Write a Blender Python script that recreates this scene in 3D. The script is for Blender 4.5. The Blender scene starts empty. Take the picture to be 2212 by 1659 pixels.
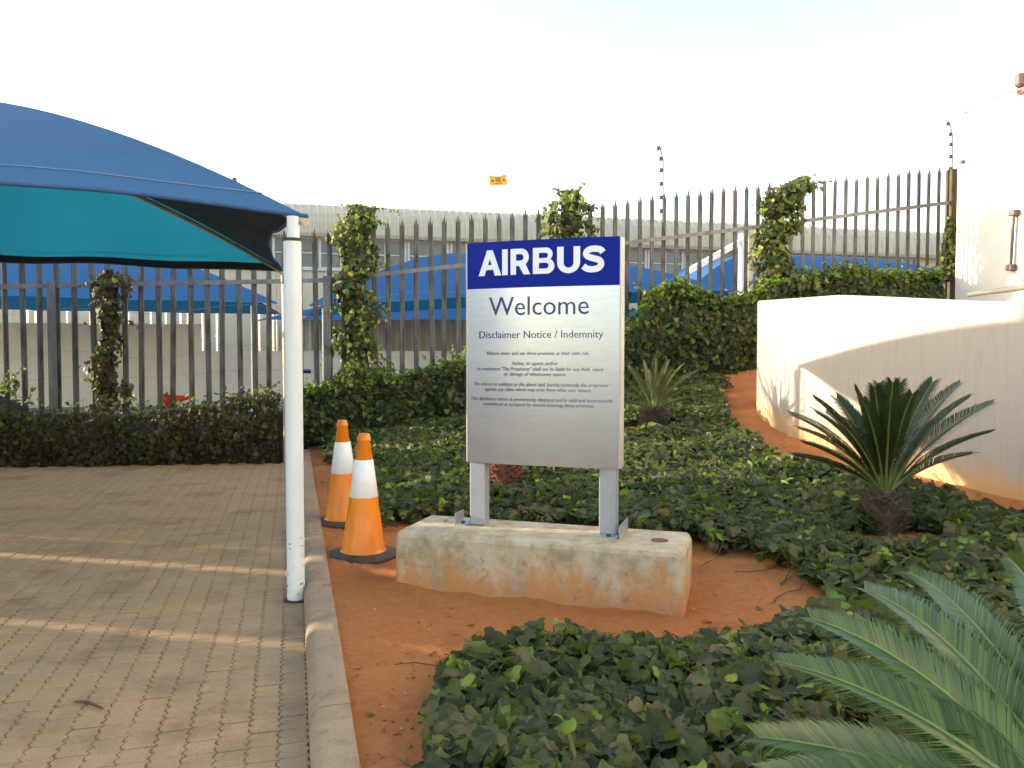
import bpy, math, random
import numpy as np
from mathutils import Vector, Matrix

random.seed(11)
rng = np.random.default_rng(11)
SC = bpy.context.scene
COL = SC.collection

# ------------------------------------------------------------------ camera
CAM_H, FPX, CX, CY, HOR = 1.35, 1700.0, 1106.0, 829.5, 765.0
PITCH = math.atan((CY - HOR) / FPX)
cam = bpy.data.cameras.new('camera')
cam.sensor_width = 36.0
cam.lens = FPX / 2212.0 * 36.0
cam.clip_start, cam.clip_end = 0.05, 2000.0
cam_o = bpy.data.objects.new('camera', cam)
COL.objects.link(cam_o)
cam_o.location = (0, 0, CAM_H)
cam_o.rotation_euler = (math.pi / 2 - PITCH, 0, 0)
SC.camera = cam_o

# ------------------------------------------------------------------ sky and sun
SUN_AZ, SUN_EL = math.radians(-78.0), math.radians(10.7)     # azimuth clockwise from +Y
world = bpy.data.worlds.new('World')
SC.world = world
world.use_nodes = True
wn, wl = world.node_tree.nodes, world.node_tree.links
wn.clear()
sky = wn.new('ShaderNodeTexSky')
sky.sky_type = 'NISHITA'
sky.sun_disc = False
sky.sun_elevation = SUN_EL
sky.sun_rotation = SUN_AZ % (2 * math.pi)
sky.air_density, sky.dust_density, sky.ozone_density = 1.0, 1.5, 1.0
bg = wn.new('ShaderNodeBackground')
bg.inputs['Strength'].default_value = 0.13
wo = wn.new('ShaderNodeOutputWorld')
hsv = wn.new('ShaderNodeHueSaturation')                       # daylight white balance of the photograph
hsv.inputs['Saturation'].default_value = 1.0
wb = wn.new('ShaderNodeMix'); wb.data_type = 'RGBA'; wb.blend_type = 'MULTIPLY'
wb.inputs['Factor'].default_value = 1.0
wb.inputs['B'].default_value = (1.07, 1.0, 0.94, 1)
wl.new(sky.outputs[0], hsv.inputs['Color'])
wl.new(hsv.outputs[0], wb.inputs['A'])
wl.new(wb.outputs['Result'], bg.inputs['Color'])
wl.new(bg.outputs[0], wo.inputs['Surface'])

sun = bpy.data.lights.new('sun', 'SUN')
sun.energy = 2.3
sun.angle = math.radians(0.5)
sun.color = (1.0, 0.86, 0.66)
sun_o = bpy.data.objects.new('sun', sun)
COL.objects.link(sun_o)
SUN = Vector((math.sin(SUN_AZ) * math.cos(SUN_EL), math.cos(SUN_AZ) * math.cos(SUN_EL), math.sin(SUN_EL)))
sun_o.rotation_euler = (-SUN).to_track_quat('-Z', 'Y').to_euler()
sun_o.location = (-20, 8, 12)

SC.view_settings.view_transform = 'Standard'
SC.view_settings.look = 'None'
SC.view_settings.gamma = 1.0
SC.view_settings.use_curve_mapping = False
SC.view_settings.exposure = 2.6

# ------------------------------------------------------------------ helpers
CP, SP = math.cos(PITCH), math.sin(PITCH)


def at(px, py, Y):
    """world point seen at photo coordinate (2212 px wide scale) at distance Y"""
    u, v = (px - CX) / FPX, (py - CY) / FPX
    d = Vector((u, CP - v * SP, -SP - v * CP))
    return Vector((0, 0, CAM_H)) + d * (Y / d.y)


def proj(P):
    P = np.asarray(P, float)
    dz = P[..., 2] - CAM_H
    zc = P[..., 1] * CP - dz * SP
    return np.stack([CX + FPX * P[..., 0] / zc, CY - FPX * (dz * CP + P[..., 1] * SP) / zc], -1), zc


def tag(o, label=None, cat=None, group=None, kind=None):
    if label: o['label'] = label
    if cat: o['category'] = cat
    if group: o['group'] = group
    if kind: o['kind'] = kind
    return o


def empty(name, loc=(0, 0, 0), rz=0.0, parent=None):
    o = bpy.data.objects.new(name, None)
    o.empty_display_size = 0.2
    o.location = loc
    o.rotation_euler = (0, 0, rz)
    COL.objects.link(o)
    if parent: o.parent = parent
    return o


def link(name, me, mat=None, parent=None):
    if mat is not None and not me.materials:
        me.materials.append(mat)
    o = bpy.data.objects.new(name, me)
    COL.objects.link(o)
    if parent: o.parent = parent
    return o


def mesh_np(name, V, faces, smooth=False):
    """faces: (N,3) or (N,4) array, or list of index tuples"""
    me = bpy.data.meshes.new(name)
    V = np.asarray(V, np.float32)
    if isinstance(faces, np.ndarray):
        n, k = faces.shape
        me.vertices.add(len(V)); me.vertices.foreach_set('co', V.ravel())
        me.loops.add(n * k); me.loops.foreach_set('vertex_index', faces.astype(np.int32).ravel())
        me.polygons.add(n)
        me.polygons.foreach_set('loop_start', np.arange(0, n * k, k, dtype=np.int32))
        me.update(calc_edges=True); me.validate()
    else:
        me.from_pydata([tuple(map(float, v)) for v in V], [], faces)
        me.update()
    if smooth:
        me.polygons.foreach_set('use_smooth', np.ones(len(me.polygons), bool))
    return me


class MB:
    """collects shapes, then links them as one mesh object"""
    def __init__(self): self.v, self.f, self.sm = [], [], []

    def add(self, vs, fs, smooth=False):
        n = len(self.v)
        self.v += [tuple(v) for v in vs]
        self.f += [tuple(i + n for i in f) for f in fs]
        self.sm += [smooth] * len(fs)
        return self

    def box(self, c, s, rz=0.0, M=None, bev=0.0):
        hx, hy, hz = s[0] / 2, s[1] / 2, s[2] / 2
        if bev <= 0:
            vs = [Vector((x, y, z)) for z in (-hz, hz) for y in (-hy, hy) for x in (-hx, hx)]
            fs = [(0, 2, 3, 1), (4, 5, 7, 6), (0, 1, 5, 4), (2, 6, 7, 3), (0, 4, 6, 2), (1, 3, 7, 5)]
        else:
            b = bev
            vs, idx = [], {}
            for sx in (-1, 1):
                for sy in (-1, 1):
                    for sz in (-1, 1):
                        for a in range(3):
                            p = [sx * (hx - b), sy * (hy - b), sz * (hz - b)]
                            p[a] = (sx * hx, sy * hy, sz * hz)[a]
                            idx[(sx, sy, sz, a)] = len(vs)
                            vs.append(Vector(p))
            fs = []
            def face(keys):
                pts = [vs[idx[k]] for k in keys]
                c0 = sum(pts, Vector()) / len(pts)
                n = (pts[1] - pts[0]).cross(pts[2] - pts[1])
                ks = keys if n.dot(c0) > 0 else keys[::-1]
                fs.append(tuple(idx[k] for k in ks))
            for a in range(3):
                o1, o2 = [i for i in range(3) if i != a]
                for s_ in (-1, 1):
                    ks = []
                    for (p, q) in ((-1, -1), (1, -1), (1, 1), (-1, 1)):
                        k = [0, 0, 0]; k[a] = s_; k[o1] = p; k[o2] = q
                        ks.append((k[0], k[1], k[2], a))
                    face(ks)
                for p in (-1, 1):
                    for q in (-1, 1):
                        ks = []
                        for (r, ax) in ((-1, o1), (1, o1), (1, o2), (-1, o2)):
                            k = [0, 0, 0]; k[a] = r; k[o1] = p; k[o2] = q
                            ks.append((k[0], k[1], k[2], ax))
                        face(ks)
            for sx in (-1, 1):
                for sy in (-1, 1):
                    for sz in (-1, 1):
                        face([(sx, sy, sz, 0), (sx, sy, sz, 1), (sx, sy, sz, 2)])
        R = M if M is not None else Matrix.Rotation(rz, 3, 'Z')
        c = Vector(c)
        self.add([c + R @ v for v in vs], fs)
        return self

    def bar(self, a, b, w, h, up=(0, 0, 1)):
        a, b = Vector(a), Vector(b)
        y = (b - a); L = y.length; y.normalize()
        x = y.cross(Vector(up)); x.normalize(); z = x.cross(y)
        M = Matrix((x, y, z)).transposed()
        return self.box((a + b) / 2, (w, L, h), M=M)

    def tube(self, pts, r, n=10, caps=True):
        pts = [Vector(p) for p in pts]
        rs = r if isinstance(r, (list, tuple)) else [r] * len(pts)
        vs, fs = [], []
        prev = None
        for i, p in enumerate(pts):
            t = (pts[min(i + 1, len(pts) - 1)] - pts[max(i - 1, 0)]).normalized()
            if prev is None:
                a = Vector((0, 0, 1)) if abs(t.z) < 0.9 else Vector((1, 0, 0))
                x = t.cross(a).normalized()
            else:
                x = (prev - t * prev.dot(t)).normalized()
            prev = x
            y = t.cross(x)
            for k in range(n):
                a = 2 * math.pi * k / n
                vs.append(p + (x * math.cos(a) + y * math.sin(a)) * rs[i])
        for i in range(len(pts) - 1):
            for k in range(n):
                fs.append((i * n + k, i * n + (k + 1) % n, (i + 1) * n + (k + 1) % n, (i + 1) * n + k))
        self.add(vs, fs, True)
        if caps:
            self.add(vs[:n], [tuple(range(n))[::-1]]); self.add(vs[-n:], [tuple(range(n))])
        return self

    def lathe(self, prof, n=24, c=(0, 0, 0), smooth=True):
        c = Vector(c)
        vs, fs = [], []
        for (r, z) in prof:
            for k in range(n):
                a = 2 * math.pi * k / n
                vs.append(c + Vector((r * math.cos(a), r * math.sin(a), z)))
        for i in range(len(prof) - 1):
            for k in range(n):
                fs.append((i * n + k, i * n + (k + 1) % n, (i + 1) * n + (k + 1) % n, (i + 1) * n + k))
        return self.add(vs, fs, smooth)

    def prism(self, poly, z0, z1, M=None):
        """poly in local xy, extruded along local z, placed by the 4x4 matrix M"""
        n = len(poly)
        vs = [Vector((x, y, z)) for z in (z0, z1) for (x, y) in poly]
        if M is not None: vs = [M @ v for v in vs]
        fs = [tuple(range(n))[::-1], tuple(range(n, 2 * n))]
        fs += [(i, (i + 1) % n, n + (i + 1) % n, n + i) for i in range(n)]
        return self.add(vs, fs)

    def mesh(self, name):
        me = bpy.data.meshes.new(name)
        me.from_pydata([tuple(v) for v in self.v], [], self.f)
        me.polygons.foreach_set('use_smooth', np.array(self.sm, bool))
        me.update()
        return me

    def build(self, name, mat, parent=None):
        return link(name, self.mesh(name), mat, parent)


# ------------------------------------------------------------------ materials
def newmat(name):
    m = bpy.data.materials.new(name)
    m.use_nodes = True
    nt = m.node_tree
    return m, nt.nodes, nt.links, nt.nodes['Principled BSDF']


def noise(N, L, scale, detail=4, rough=0.55, coord='Object', stretch=None):
    tc = N.new('ShaderNodeTexCoord')
    src = tc.outputs[coord]
    if stretch:
        mp = N.new('ShaderNodeMapping'); mp.inputs['Scale'].default_value = stretch
        L.new(src, mp.inputs['Vector']); src = mp.outputs[0]
    n = N.new('ShaderNodeTexNoise')
    n.inputs['Scale'].default_value = scale
    n.inputs['Detail'].default_value = detail
    n.inputs['Roughness'].default_value = rough
    L.new(src, n.inputs['Vector'])
    return n.outputs['Fac']


def ramp(N, L, fac, stops):
    r = N.new('ShaderNodeValToRGB')
    e = r.color_ramp.elements
    while len(e) < len(stops): e.new(0.5)
    for el, (p, c) in zip(e, stops):
        el.position = p
        el.color = (c[0], c[1], c[2], 1) if not isinstance(c, (int, float)) else (c, c, c, 1)
    L.new(fac, r.inputs['Fac'])
    return r.outputs['Color']


def mix(N, L, fac, a, b, mode='MIX'):
    m = N.new('ShaderNodeMix'); m.data_type = 'RGBA'; m.blend_type = mode
    def put(sock, v):
        if isinstance(v, bpy.types.NodeSocket): L.new(v, sock)
        elif isinstance(v, (int, float)): sock.default_value = v
        else: sock.default_value = (v[0], v[1], v[2], 1)
    put(m.inputs['Factor'], fac)
    put(m.inputs['A'], a); put(m.inputs['B'], b)
    return m.outputs['Result']


def bump(N, L, bs, h, strength, dist=0.01):
    b = N.new('ShaderNodeBump')
    b.inputs['Strength'].default_value = strength
    b.inputs['Distance'].default_value = dist
    L.new(h, b.inputs['Height'])
    L.new(b.outputs[0], bs.inputs['Normal'])


def plain(name, c1, c2=None, scale=6.0, rough=0.7, metal=0.0, bmp=None, lo=0.35, hi=0.65, stretch=None, spec=0.5):
    m, N, L, bs = newmat(name)
    bs.inputs['Roughness'].default_value = rough
    bs.inputs['Metallic'].default_value = metal
    bs.inputs['Specular IOR Level'].default_value = spec
    if c2 is None: c2 = tuple(x * 0.82 for x in c1)
    f = noise(N, L, scale, 6, 0.6, stretch=stretch)
    L.new(ramp(N, L, f, [(lo, c1), (hi, c2)]), bs.inputs['Base Color'])
    if bmp:
        bump(N, L, bs, noise(N, L, bmp[0], 5, 0.65), bmp[1], bmp[2] if len(bmp) > 2 else 0.01)
    return m


MAT = {}
MAT['ground'] = plain('yard concrete', (0.30, 0.28, 0.25), (0.22, 0.2, 0.18), 1.2, 0.9)
MAT['steel'] = plain('galvanised steel', (0.22, 0.215, 0.21), (0.13, 0.12, 0.115), 9, 0.55, 0.35, (30, 0.15), stretch=(1, 1, 0.25))
MAT['white_paint'] = plain('white gloss paint', (0.80, 0.80, 0.79), (0.74, 0.73, 0.70), 5, 0.35, 0, (60, 0.04))
MAT['tan_paint'] = plain('weathered cream paint', (0.62, 0.52, 0.40), (0.50, 0.41, 0.31), 5, 0.5)
def pole_mat():
    m, N, L, bs = newmat('chipped white pole paint')
    tc = N.new('ShaderNodeTexCoord'); sep = N.new('ShaderNodeSeparateXYZ'); L.new(tc.outputs['Object'], sep.inputs[0])
    mr = N.new('ShaderNodeMapRange'); L.new(sep.outputs['Z'], mr.inputs['Value'])
    mr.inputs['From Min'].default_value = 0.02; mr.inputs['From Max'].default_value = 0.75
    mr.inputs['To Min'].default_value = 0.16; mr.inputs['To Max'].default_value = 0.0
    ad = N.new('ShaderNodeMath'); ad.operation = 'ADD'
    L.new(noise(N, L, 38, 4, 0.6), ad.inputs[0]); L.new(mr.outputs[0], ad.inputs[1])
    c = ramp(N, L, noise(N, L, 5, 5, 0.6, stretch=(1, 1, .3)), [(0.35, (0.80, 0.80, 0.79)), (0.7, (0.70, 0.69, 0.65))])
    c = mix(N, L, ramp(N, L, ad.outputs[0], [(0.76, 0.0), (0.79, 1.0)]), c, (0.13, 0.07, 0.04))
    L.new(c, bs.inputs['Base Color']); bs.inputs['Roughness'].default_value = 0.38
    return m
MAT['pole'] = pole_mat()
MAT['wire'] = plain('fence wire', (0.35, 0.34, 0.33), None, 5, 0.4, 0.6)
MAT['black_plastic'] = plain('black plastic', (0.03, 0.03, 0.03), None, 8, 0.5)
MAT['rubber'] = plain('dusty black rubber', (0.045, 0.032, 0.026), (0.10, 0.065, 0.045), 11, 0.75, 0, (50, 0.2))
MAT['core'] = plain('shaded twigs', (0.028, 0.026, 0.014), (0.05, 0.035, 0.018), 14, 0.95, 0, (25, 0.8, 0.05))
MAT['bark'] = plain('vine stem bark', (0.14, 0.09, 0.055), (0.07, 0.045, 0.03), 20, 0.9, 0, (30, 0.5))
MAT['blue_sign'] = plain('blue print', (0.004, 0.018, 0.26), (0.004, 0.017, 0.24), 3, 0.5, spec=0.12)
MAT['white_print'] = plain('white vinyl', (0.86, 0.86, 0.86), (0.84, 0.84, 0.84), 3, 0.35)
MAT['blue_text'] = plain('navy print', (0.025, 0.045, 0.16), (0.025, 0.045, 0.15), 3, 0.4)
MAT['small_text'] = plain('small navy print', (0.13, 0.145, 0.23), (0.13, 0.145, 0.23), 3, 0.4)
MAT['yellow_sign'] = plain('yellow plastic', (0.80, 0.42, 0.02), (0.75, 0.36, 0.02), 8, 0.5)
MAT['brown_print'] = plain('brown print', (0.20, 0.10, 0.02), None, 8, 0.5)
MAT['orange'] = plain('orange plastic', (0.88, 0.25, 0.008), (0.62, 0.15, 0.01), 9, 0.36, 0, (12, 0.05), .45, .8, (1, 1, .3))
MAT['red_cone'] = plain('red plastic', (0.75, 0.05, 0.01), None, 7, 0.4)
MAT['reflective'] = plain('reflective white sleeve', (0.92, 0.92, 0.90), (0.85, 0.84, 0.82), 16, 0.3)
MAT['rust'] = plain('rusty brown steel', (0.085, 0.055, 0.028), (0.04, 0.036, 0.02), 14, 0.85, 0.1, (30, 0.3), stretch=(1, 1, 0.3))
MAT['brown_pipe'] = plain('brown painted steel', (0.10, 0.06, 0.055), (0.08, 0.05, 0.04), 12, 0.6)
MAT['rail_steel'] = plain('painted steel handrail', (0.17, 0.165, 0.13), (0.13, 0.125, 0.10), 4, 0.5, 0.2)
MAT['cream_wall'] = plain('cream boundary wall', (0.80, 0.72, 0.61), (0.72, 0.64, 0.54), 1.2, 0.9, 0, (14, 0.1))
MAT['cladding'] = plain('beige sheet cladding', (0.60, 0.51, 0.38), (0.53, 0.45, 0.33), 0.8, 0.6, 0.0)
MAT['window_frame'] = plain('pale window frame', (0.62, 0.58, 0.52), None, 3, 0.6)
MAT['twig'] = plain('dry twig', (0.14, 0.08, 0.05), None, 20, 0.9)
MAT['pebble'] = plain('pale pebbles', (0.55, 0.42, 0.33), (0.35, 0.22, 0.15), 20, 0.9)


def glass_mat():
    m, N, L, bs = newmat('dusty window glass')
    bs.inputs['Base Color'].default_value = (0.12, 0.11, 0.10, 1)
    bs.inputs['Roughness'].default_value = 0.12
    return m
MAT['glass'] = glass_mat()


def sheet_alu():
    m, N, L, bs = newmat('brushed aluminium sheet')
    bs.inputs['Metallic'].default_value = 1.0
    f = noise(N, L, 60, 3, 0.6, stretch=(0.15, 1, 1))
    L.new(ramp(N, L, f, [(0.3, (0.50, 0.53, 0.61)), (0.7, (0.56, 0.59, 0.67))]), bs.inputs['Base Color'])
    bs.inputs['Roughness'].default_value = 0.24
    return m
MAT['alu'] = sheet_alu()
MAT['alu_leg'] = plain('brushed aluminium leg', (0.40, 0.41, 0.44), (0.36, 0.37, 0.40), 20, 0.42, 0.4)
MAT['alu_frame'] = plain('warm tinted satin aluminium', (0.54, 0.52, 0.48), (0.50, 0.48, 0.44), 20, 0.4, 0.35)


def translucent_strip():
    m, N, L, bs = newmat('fibreglass light strip')
    bs.inputs['Base Color'].default_value = (0.7, 0.66, 0.58, 1)
    tr = N.new('ShaderNodeBsdfTranslucent'); tr.inputs['Color'].default_value = (0.85, 0.8, 0.68, 1)
    ms = N.new('ShaderNodeMixShader'); ms.inputs[0].default_value = 0.75
    L.new(bs.outputs[0], ms.inputs[1]); L.new(tr.outputs[0], ms.inputs[2])
    L.new(ms.outputs[0], N['Material Output'].inputs['Surface'])
    return m
MAT['light_strip'] = translucent_strip()


def shade_net(name, outer, through, t=0.5):
    m, N, L, bs = newmat(name)
    w = noise(N, L, 160, 2, 0.7)
    big = noise(N, L, 1.5, 4, 0.6)
    c = ramp(N, L, w, [(0.3, tuple(x * 0.55 for x in outer)), (0.7, tuple(x * 1.4 for x in outer))])
    c = mix(N, L, big, c, tuple(x * 1.25 for x in outer))
    L.new(c, bs.inputs['Base Color'])
    bs.inputs['Roughness'].default_value = 0.75
    bs.inputs['Specular IOR Level'].default_value = 0.25
    tr = N.new('ShaderNodeBsdfTranslucent')
    ct = ramp(N, L, w, [(0.3, tuple(x * 0.6 for x in through)), (0.7, tuple(x * 1.25 for x in through))])
    L.new(ct, tr.inputs['Color'])
    ms = N.new('ShaderNodeMixShader'); ms.inputs[0].default_value = t
    L.new(bs.outputs[0], ms.inputs[1]); L.new(tr.outputs[0], ms.inputs[2])
    L.new(ms.outputs[0], N['Material Output'].inputs['Surface'])
    bump(N, L, bs, w, 0.15, 0.004)
    return m
MAT['net'] = shade_net('blue shade net', (0.075, 0.175, 0.345), (0.006, 0.175, 0.255), 0.40)
MAT['net_far'] = shade_net('bright blue shade net', (0.045, 0.14, 0.33), (0.006, 0.16, 0.26), 0.35)
MAT['net_shade_and_hem'] = shade_net('net with painted underside shade and hem', (0.022, 0.03, 0.045), (0.01, 0.03, 0.04), 0.06)  # end slope's shaded underside is put into the colour; hem shares it
MAT['seam'] = plain('pale seam thread', (0.22, 0.30, 0.38), None, 30, 0.8)
MAT['hem'] = plain('folded net hem', (0.05, 0.12, 0.26), (0.035, 0.09, 0.2), 30, 0.8)


def soil_mat():
    m, N, L, bs = newmat('red sandy soil')
    a = noise(N, L, 1.6, 5, 0.6)
    b = noise(N, L, 24, 6, 0.7)
    g = noise(N, L, 220, 3, 0.7)
    c = ramp(N, L, a, [(0.3, (0.42, 0.135, 0.040)), (0.5, (0.57, 0.205, 0.062)), (0.72, (0.62, 0.26, 0.088))])
    c = mix(N, L, 0.5, c, ramp(N, L, b, [(0.3, (0.42, 0.14, 0.042)), (0.7, (0.64, 0.27, 0.095))]))
    c = mix(N, L, ramp(N, L, g, [(0.66, 0.0), (0.76, 0.7)]), c, (0.60, 0.36, 0.22))
    c = mix(N, L, ramp(N, L, g, [(0.24, 0.4), (0.34, 0.0)]), c, (0.12, 0.045, 0.02))
    L.new(c, bs.inputs['Base Color'])
    bs.inputs['Roughness'].default_value = 0.95
    bs.inputs['Specular IOR Level'].default_value = 0.15
    h = mix(N, L, 0.4, b, g)
    bump(N, L, bs, h, 0.9, 0.03)
    return m
MAT['soil'] = soil_mat()
MAT['soil_dark'] = plain('dark soil in a hole', (0.20, 0.075, 0.03), (0.14, 0.05, 0.02), 30, 0.95)  # darker soil colour for the flat disc marking the hole


def paver_mat():
    m, N, L, bs = newmat('worn brick paver')
    oi = N.new('ShaderNodeObjectInfo')
    tc = N.new('ShaderNodeNewGeometry')
    n1 = N.new('ShaderNodeTexNoise'); n1.inputs['Scale'].default_value = 5.5; n1.inputs['Detail'].default_value = 5
    L.new(tc.outputs['Position'], n1.inputs['Vector'])
    n2 = N.new('ShaderNodeTexNoise'); n2.inputs['Scale'].default_value = 240; n2.inputs['Detail'].default_value = 4
    L.new(tc.outputs['Position'], n2.inputs['Vector'])
    n3 = N.new('ShaderNodeTexNoise'); n3.inputs['Scale'].default_value = 0.9; n3.inputs['Detail'].default_value = 6
    L.new(tc.outputs['Position'], n3.inputs['Vector'])
    c = ramp(N, L, n1.outputs['Fac'], [(0.3, (0.345, 0.225, 0.115)), (0.7, (0.465, 0.31, 0.16))])
    c = mix(N, L, ramp(N, L, oi.outputs['Random'], [(0, 0.0), (1, 0.4)]), c, (0.38, 0.265, 0.155))
    c = mix(N, L, ramp(N, L, n3.outputs['Fac'], [(0.45, 0.0), (0.7, 0.5)]), c, (0.50, 0.29, 0.15))
    n4 = N.new('ShaderNodeTexNoise'); n4.inputs['Scale'].default_value = 2.3; n4.inputs['Detail'].default_value = 8; n4.inputs['Roughness'].default_value = 0.7
    L.new(tc.outputs['Position'], n4.inputs['Vector'])
    c = mix(N, L, ramp(N, L, n4.outputs['Fac'], [(0.50, 0.0), (0.64, 0.6)]), c, (0.21, 0.13, 0.07))
    c = mix(N, L, ramp(N, L, n2.outputs['Fac'], [(0.35, 0.55), (0.5, 0.0)]), c, (0.14, 0.09, 0.06))
    c = mix(N, L, ramp(N, L, n2.outputs['Fac'], [(0.6, 0.0), (0.75, 0.4)]), c, (0.55, 0.42, 0.32))
    L.new(c, bs.inputs['Base Color'])
    bs.inputs['Roughness'].default_value = 0.85
    bs.inputs['Specular IOR Level'].default_value = 0.3
    bump(N, L, bs, n2.outputs['Fac'], 0.35, 0.004)
    return m
MAT['paver'] = paver_mat()
MAT['joint'] = plain('sand in the joints', (0.27, 0.145, 0.065), (0.17, 0.095, 0.045), 5, 0.95)


def kerb_mat():
    m, N, L, bs = newmat('stained kerb concrete')
    a = noise(N, L, 3, 6, 0.65)
    g = noise(N, L, 140, 4, 0.7)
    c = ramp(N, L, a, [(0.3, (0.29, 0.195, 0.11)), (0.55, (0.40, 0.285, 0.17)), (0.75, (0.27, 0.16, 0.085))])
    c = mix(N, L, ramp(N, L, g, [(0.34, 0.7), (0.50, 0.0)]), c, (0.20, 0.13, 0.08))
    c = mix(N, L, ramp(N, L, noise(N, L, 11, 7, 0.75), [(0.52, 0.0), (0.66, 0.6)]), c, (0.19, 0.12, 0.065))
    L.new(c, bs.inputs['Base Color'])
    bs.inputs['Roughness'].default_value = 0.9
    bump(N, L, bs, mix(N, L, .5, a, g), 0.6, 0.01)
    return m
MAT['kerb'] = kerb_mat()


def block_mat():
    m, N, L, bs = newmat('soil stained cast concrete')
    tc = N.new('ShaderNodeTexCoord')
    sep = N.new('ShaderNodeSeparateXYZ'); L.new(tc.outputs['Object'], sep.inputs[0])
    a = noise(N, L, 6, 8, 0.7)
    v = noise(N, L, 9, 6, 0.65, stretch=(1, 1, 0.35))
    g = noise(N, L, 160, 4, 0.7)
    c = ramp(N, L, a, [(0.34, (0.30, 0.225, 0.135)), (0.5, (0.48, 0.38, 0.24)), (0.66, (0.60, 0.50, 0.35))])
    # soil splashed up from the ground, ragged upper edge
    ad = N.new('ShaderNodeMath'); ad.operation = 'MULTIPLY_ADD'
    L.new(v, ad.inputs[0]); ad.inputs[1].default_value = -0.85; L.new(sep.outputs['Z'], ad.inputs[2])
    mk = ramp(N, L, ad.outputs[0], [(0.0, 0.0), (0.001, 0.0)])
    mr = N.new('ShaderNodeMapRange')
    L.new(ad.outputs[0], mr.inputs['Value'])
    mr.inputs['From Min'].default_value = -0.36; mr.inputs['From Max'].default_value = -0.17
    mr.inputs['To Min'].default_value = 0.85; mr.inputs['To Max'].default_value = 0.0
    c = mix(N, L, mr.outputs[0], c, (0.58, 0.235, 0.06))
    dk = ramp(N, L, noise(N, L, 17, 7, 0.75), [(0.56, 0.0), (0.66, 0.75)])
    c = mix(N, L, dk, c, (0.24, 0.20, 0.16))
    c = mix(N, L, ramp(N, L, g, [(0.3, 0.45), (0.45, 0.0)]), c, (0.2, 0.16, 0.12))
    L.new(c, bs.inputs['Base Color'])
    bs.inputs['Roughness'].default_value = 0.9
    bump(N, L, bs, mix(N, L, 0.5, a, g), 0.45, 0.008)
    return m
MAT['block'] = block_mat()


def wall_mat(name, base, foot):
    m, N, L, bs = newmat(name)
    tc = N.new('ShaderNodeTexCoord')
    a = noise(N, L, 1.1, 6, 0.65)
    s = noise(N, L, 5, 5, 0.6, stretch=(6, 6, 0.5))
    g = noise(N, L, 90, 4, 0.7)
    c = ramp(N, L, a, [(0.3, base), (0.7, tuple(x * 0.93 for x in base))])
    c = mix(N, L, ramp(N, L, s, [(0.5, 0.0), (0.72, 0.4)]), c, tuple(x * 0.7 for x in base))
    at_ = N.new('ShaderNodeAttribute'); at_.attribute_name = 'foot'
    ad = N.new('ShaderNodeMath'); ad.operation = 'MULTIPLY_ADD'
    L.new(noise(N, L, 4, 6, 0.65), ad.inputs[0]); ad.inputs[1].default_value = 0.45; L.new(at_.outputs['Fac'], ad.inputs[2])
    mr = N.new('ShaderNodeMapRange'); L.new(ad.outputs[0], mr.inputs['Value'])
    mr.inputs['From Min'].default_value = 0.27; mr.inputs['From Max'].default_value = 0.50
    mr.inputs['To Min'].default_value = 0.85; mr.inputs['To Max'].default_value = 0.0
    c = mix(N, L, mr.outputs[0], c, foot)
    L.new(c, bs.inputs['Base Color'])
    bs.inputs['Roughness'].default_value = 0.85
    bump(N, L, bs, g, 0.35, 0.006)
    return m
MAT['curved_wall'] = wall_mat('painted plaster wall', (0.35, 0.33, 0.295), (0.50, 0.29, 0.09))
MAT['white_wall'] = plain('white painted plaster', (0.66, 0.64, 0.60), (0.61, 0.59, 0.55), 1.5, 0.8, 0, (60, 0.12))


def leaf_mat(name, stops, rough=0.55, trans=0.33, tcol=(0.25, 0.36, 0.03), spec=0.3):
    m, N, L, bs = newmat(name)
    a = N.new('ShaderNodeAttribute'); a.attribute_name = 'tint'
    c = ramp(N, L, a.outputs['Fac'], stops)
    L.new(c, bs.inputs['Base Color'])
    bs.inputs['Roughness'].default_value = rough
    bs.inputs['Specular IOR Level'].default_value = spec
    tr = N.new('ShaderNodeBsdfTranslucent')
    L.new(mix(N, L, 0.55, c, tcol), tr.inputs['Color'])
    ms = N.new('ShaderNodeMixShader'); ms.inputs[0].default_value = trans
    L.new(bs.outputs[0], ms.inputs[1]); L.new(tr.outputs[0], ms.inputs[2])
    L.new(ms.outputs[0], N['Material Output'].inputs['Surface'])
    return m
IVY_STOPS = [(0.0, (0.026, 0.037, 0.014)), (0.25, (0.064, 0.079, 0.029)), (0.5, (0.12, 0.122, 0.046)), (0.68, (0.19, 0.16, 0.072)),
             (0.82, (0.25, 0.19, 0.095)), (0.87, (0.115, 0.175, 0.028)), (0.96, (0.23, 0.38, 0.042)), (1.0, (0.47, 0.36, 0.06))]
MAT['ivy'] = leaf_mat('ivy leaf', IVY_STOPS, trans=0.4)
MAT['hedge_leaf'] = leaf_mat('dusty hedge leaf', [(0.0, (0.030, 0.024, 0.013)), (0.4, (0.062, 0.046, 0.024)), (0.7, (0.11, 0.072, 0.036)),
                             (0.9, (0.085, 0.10, 0.035)), (1.0, (0.16, 0.20, 0.05))], 0.6, 0.22)
MAT['cycad_leaf'] = leaf_mat('cycad leaflet', [(0.0, (0.034, 0.066, 0.014)), (0.6, (0.080, 0.130, 0.022)), (0.92, (0.13, 0.18, 0.03)),
                             (0.97, (0.30, 0.22, 0.05)), (1.0, (0.55, 0.38, 0.14))], 0.3, 0.25, (0.16, 0.30, 0.03), 0.45)
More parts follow.
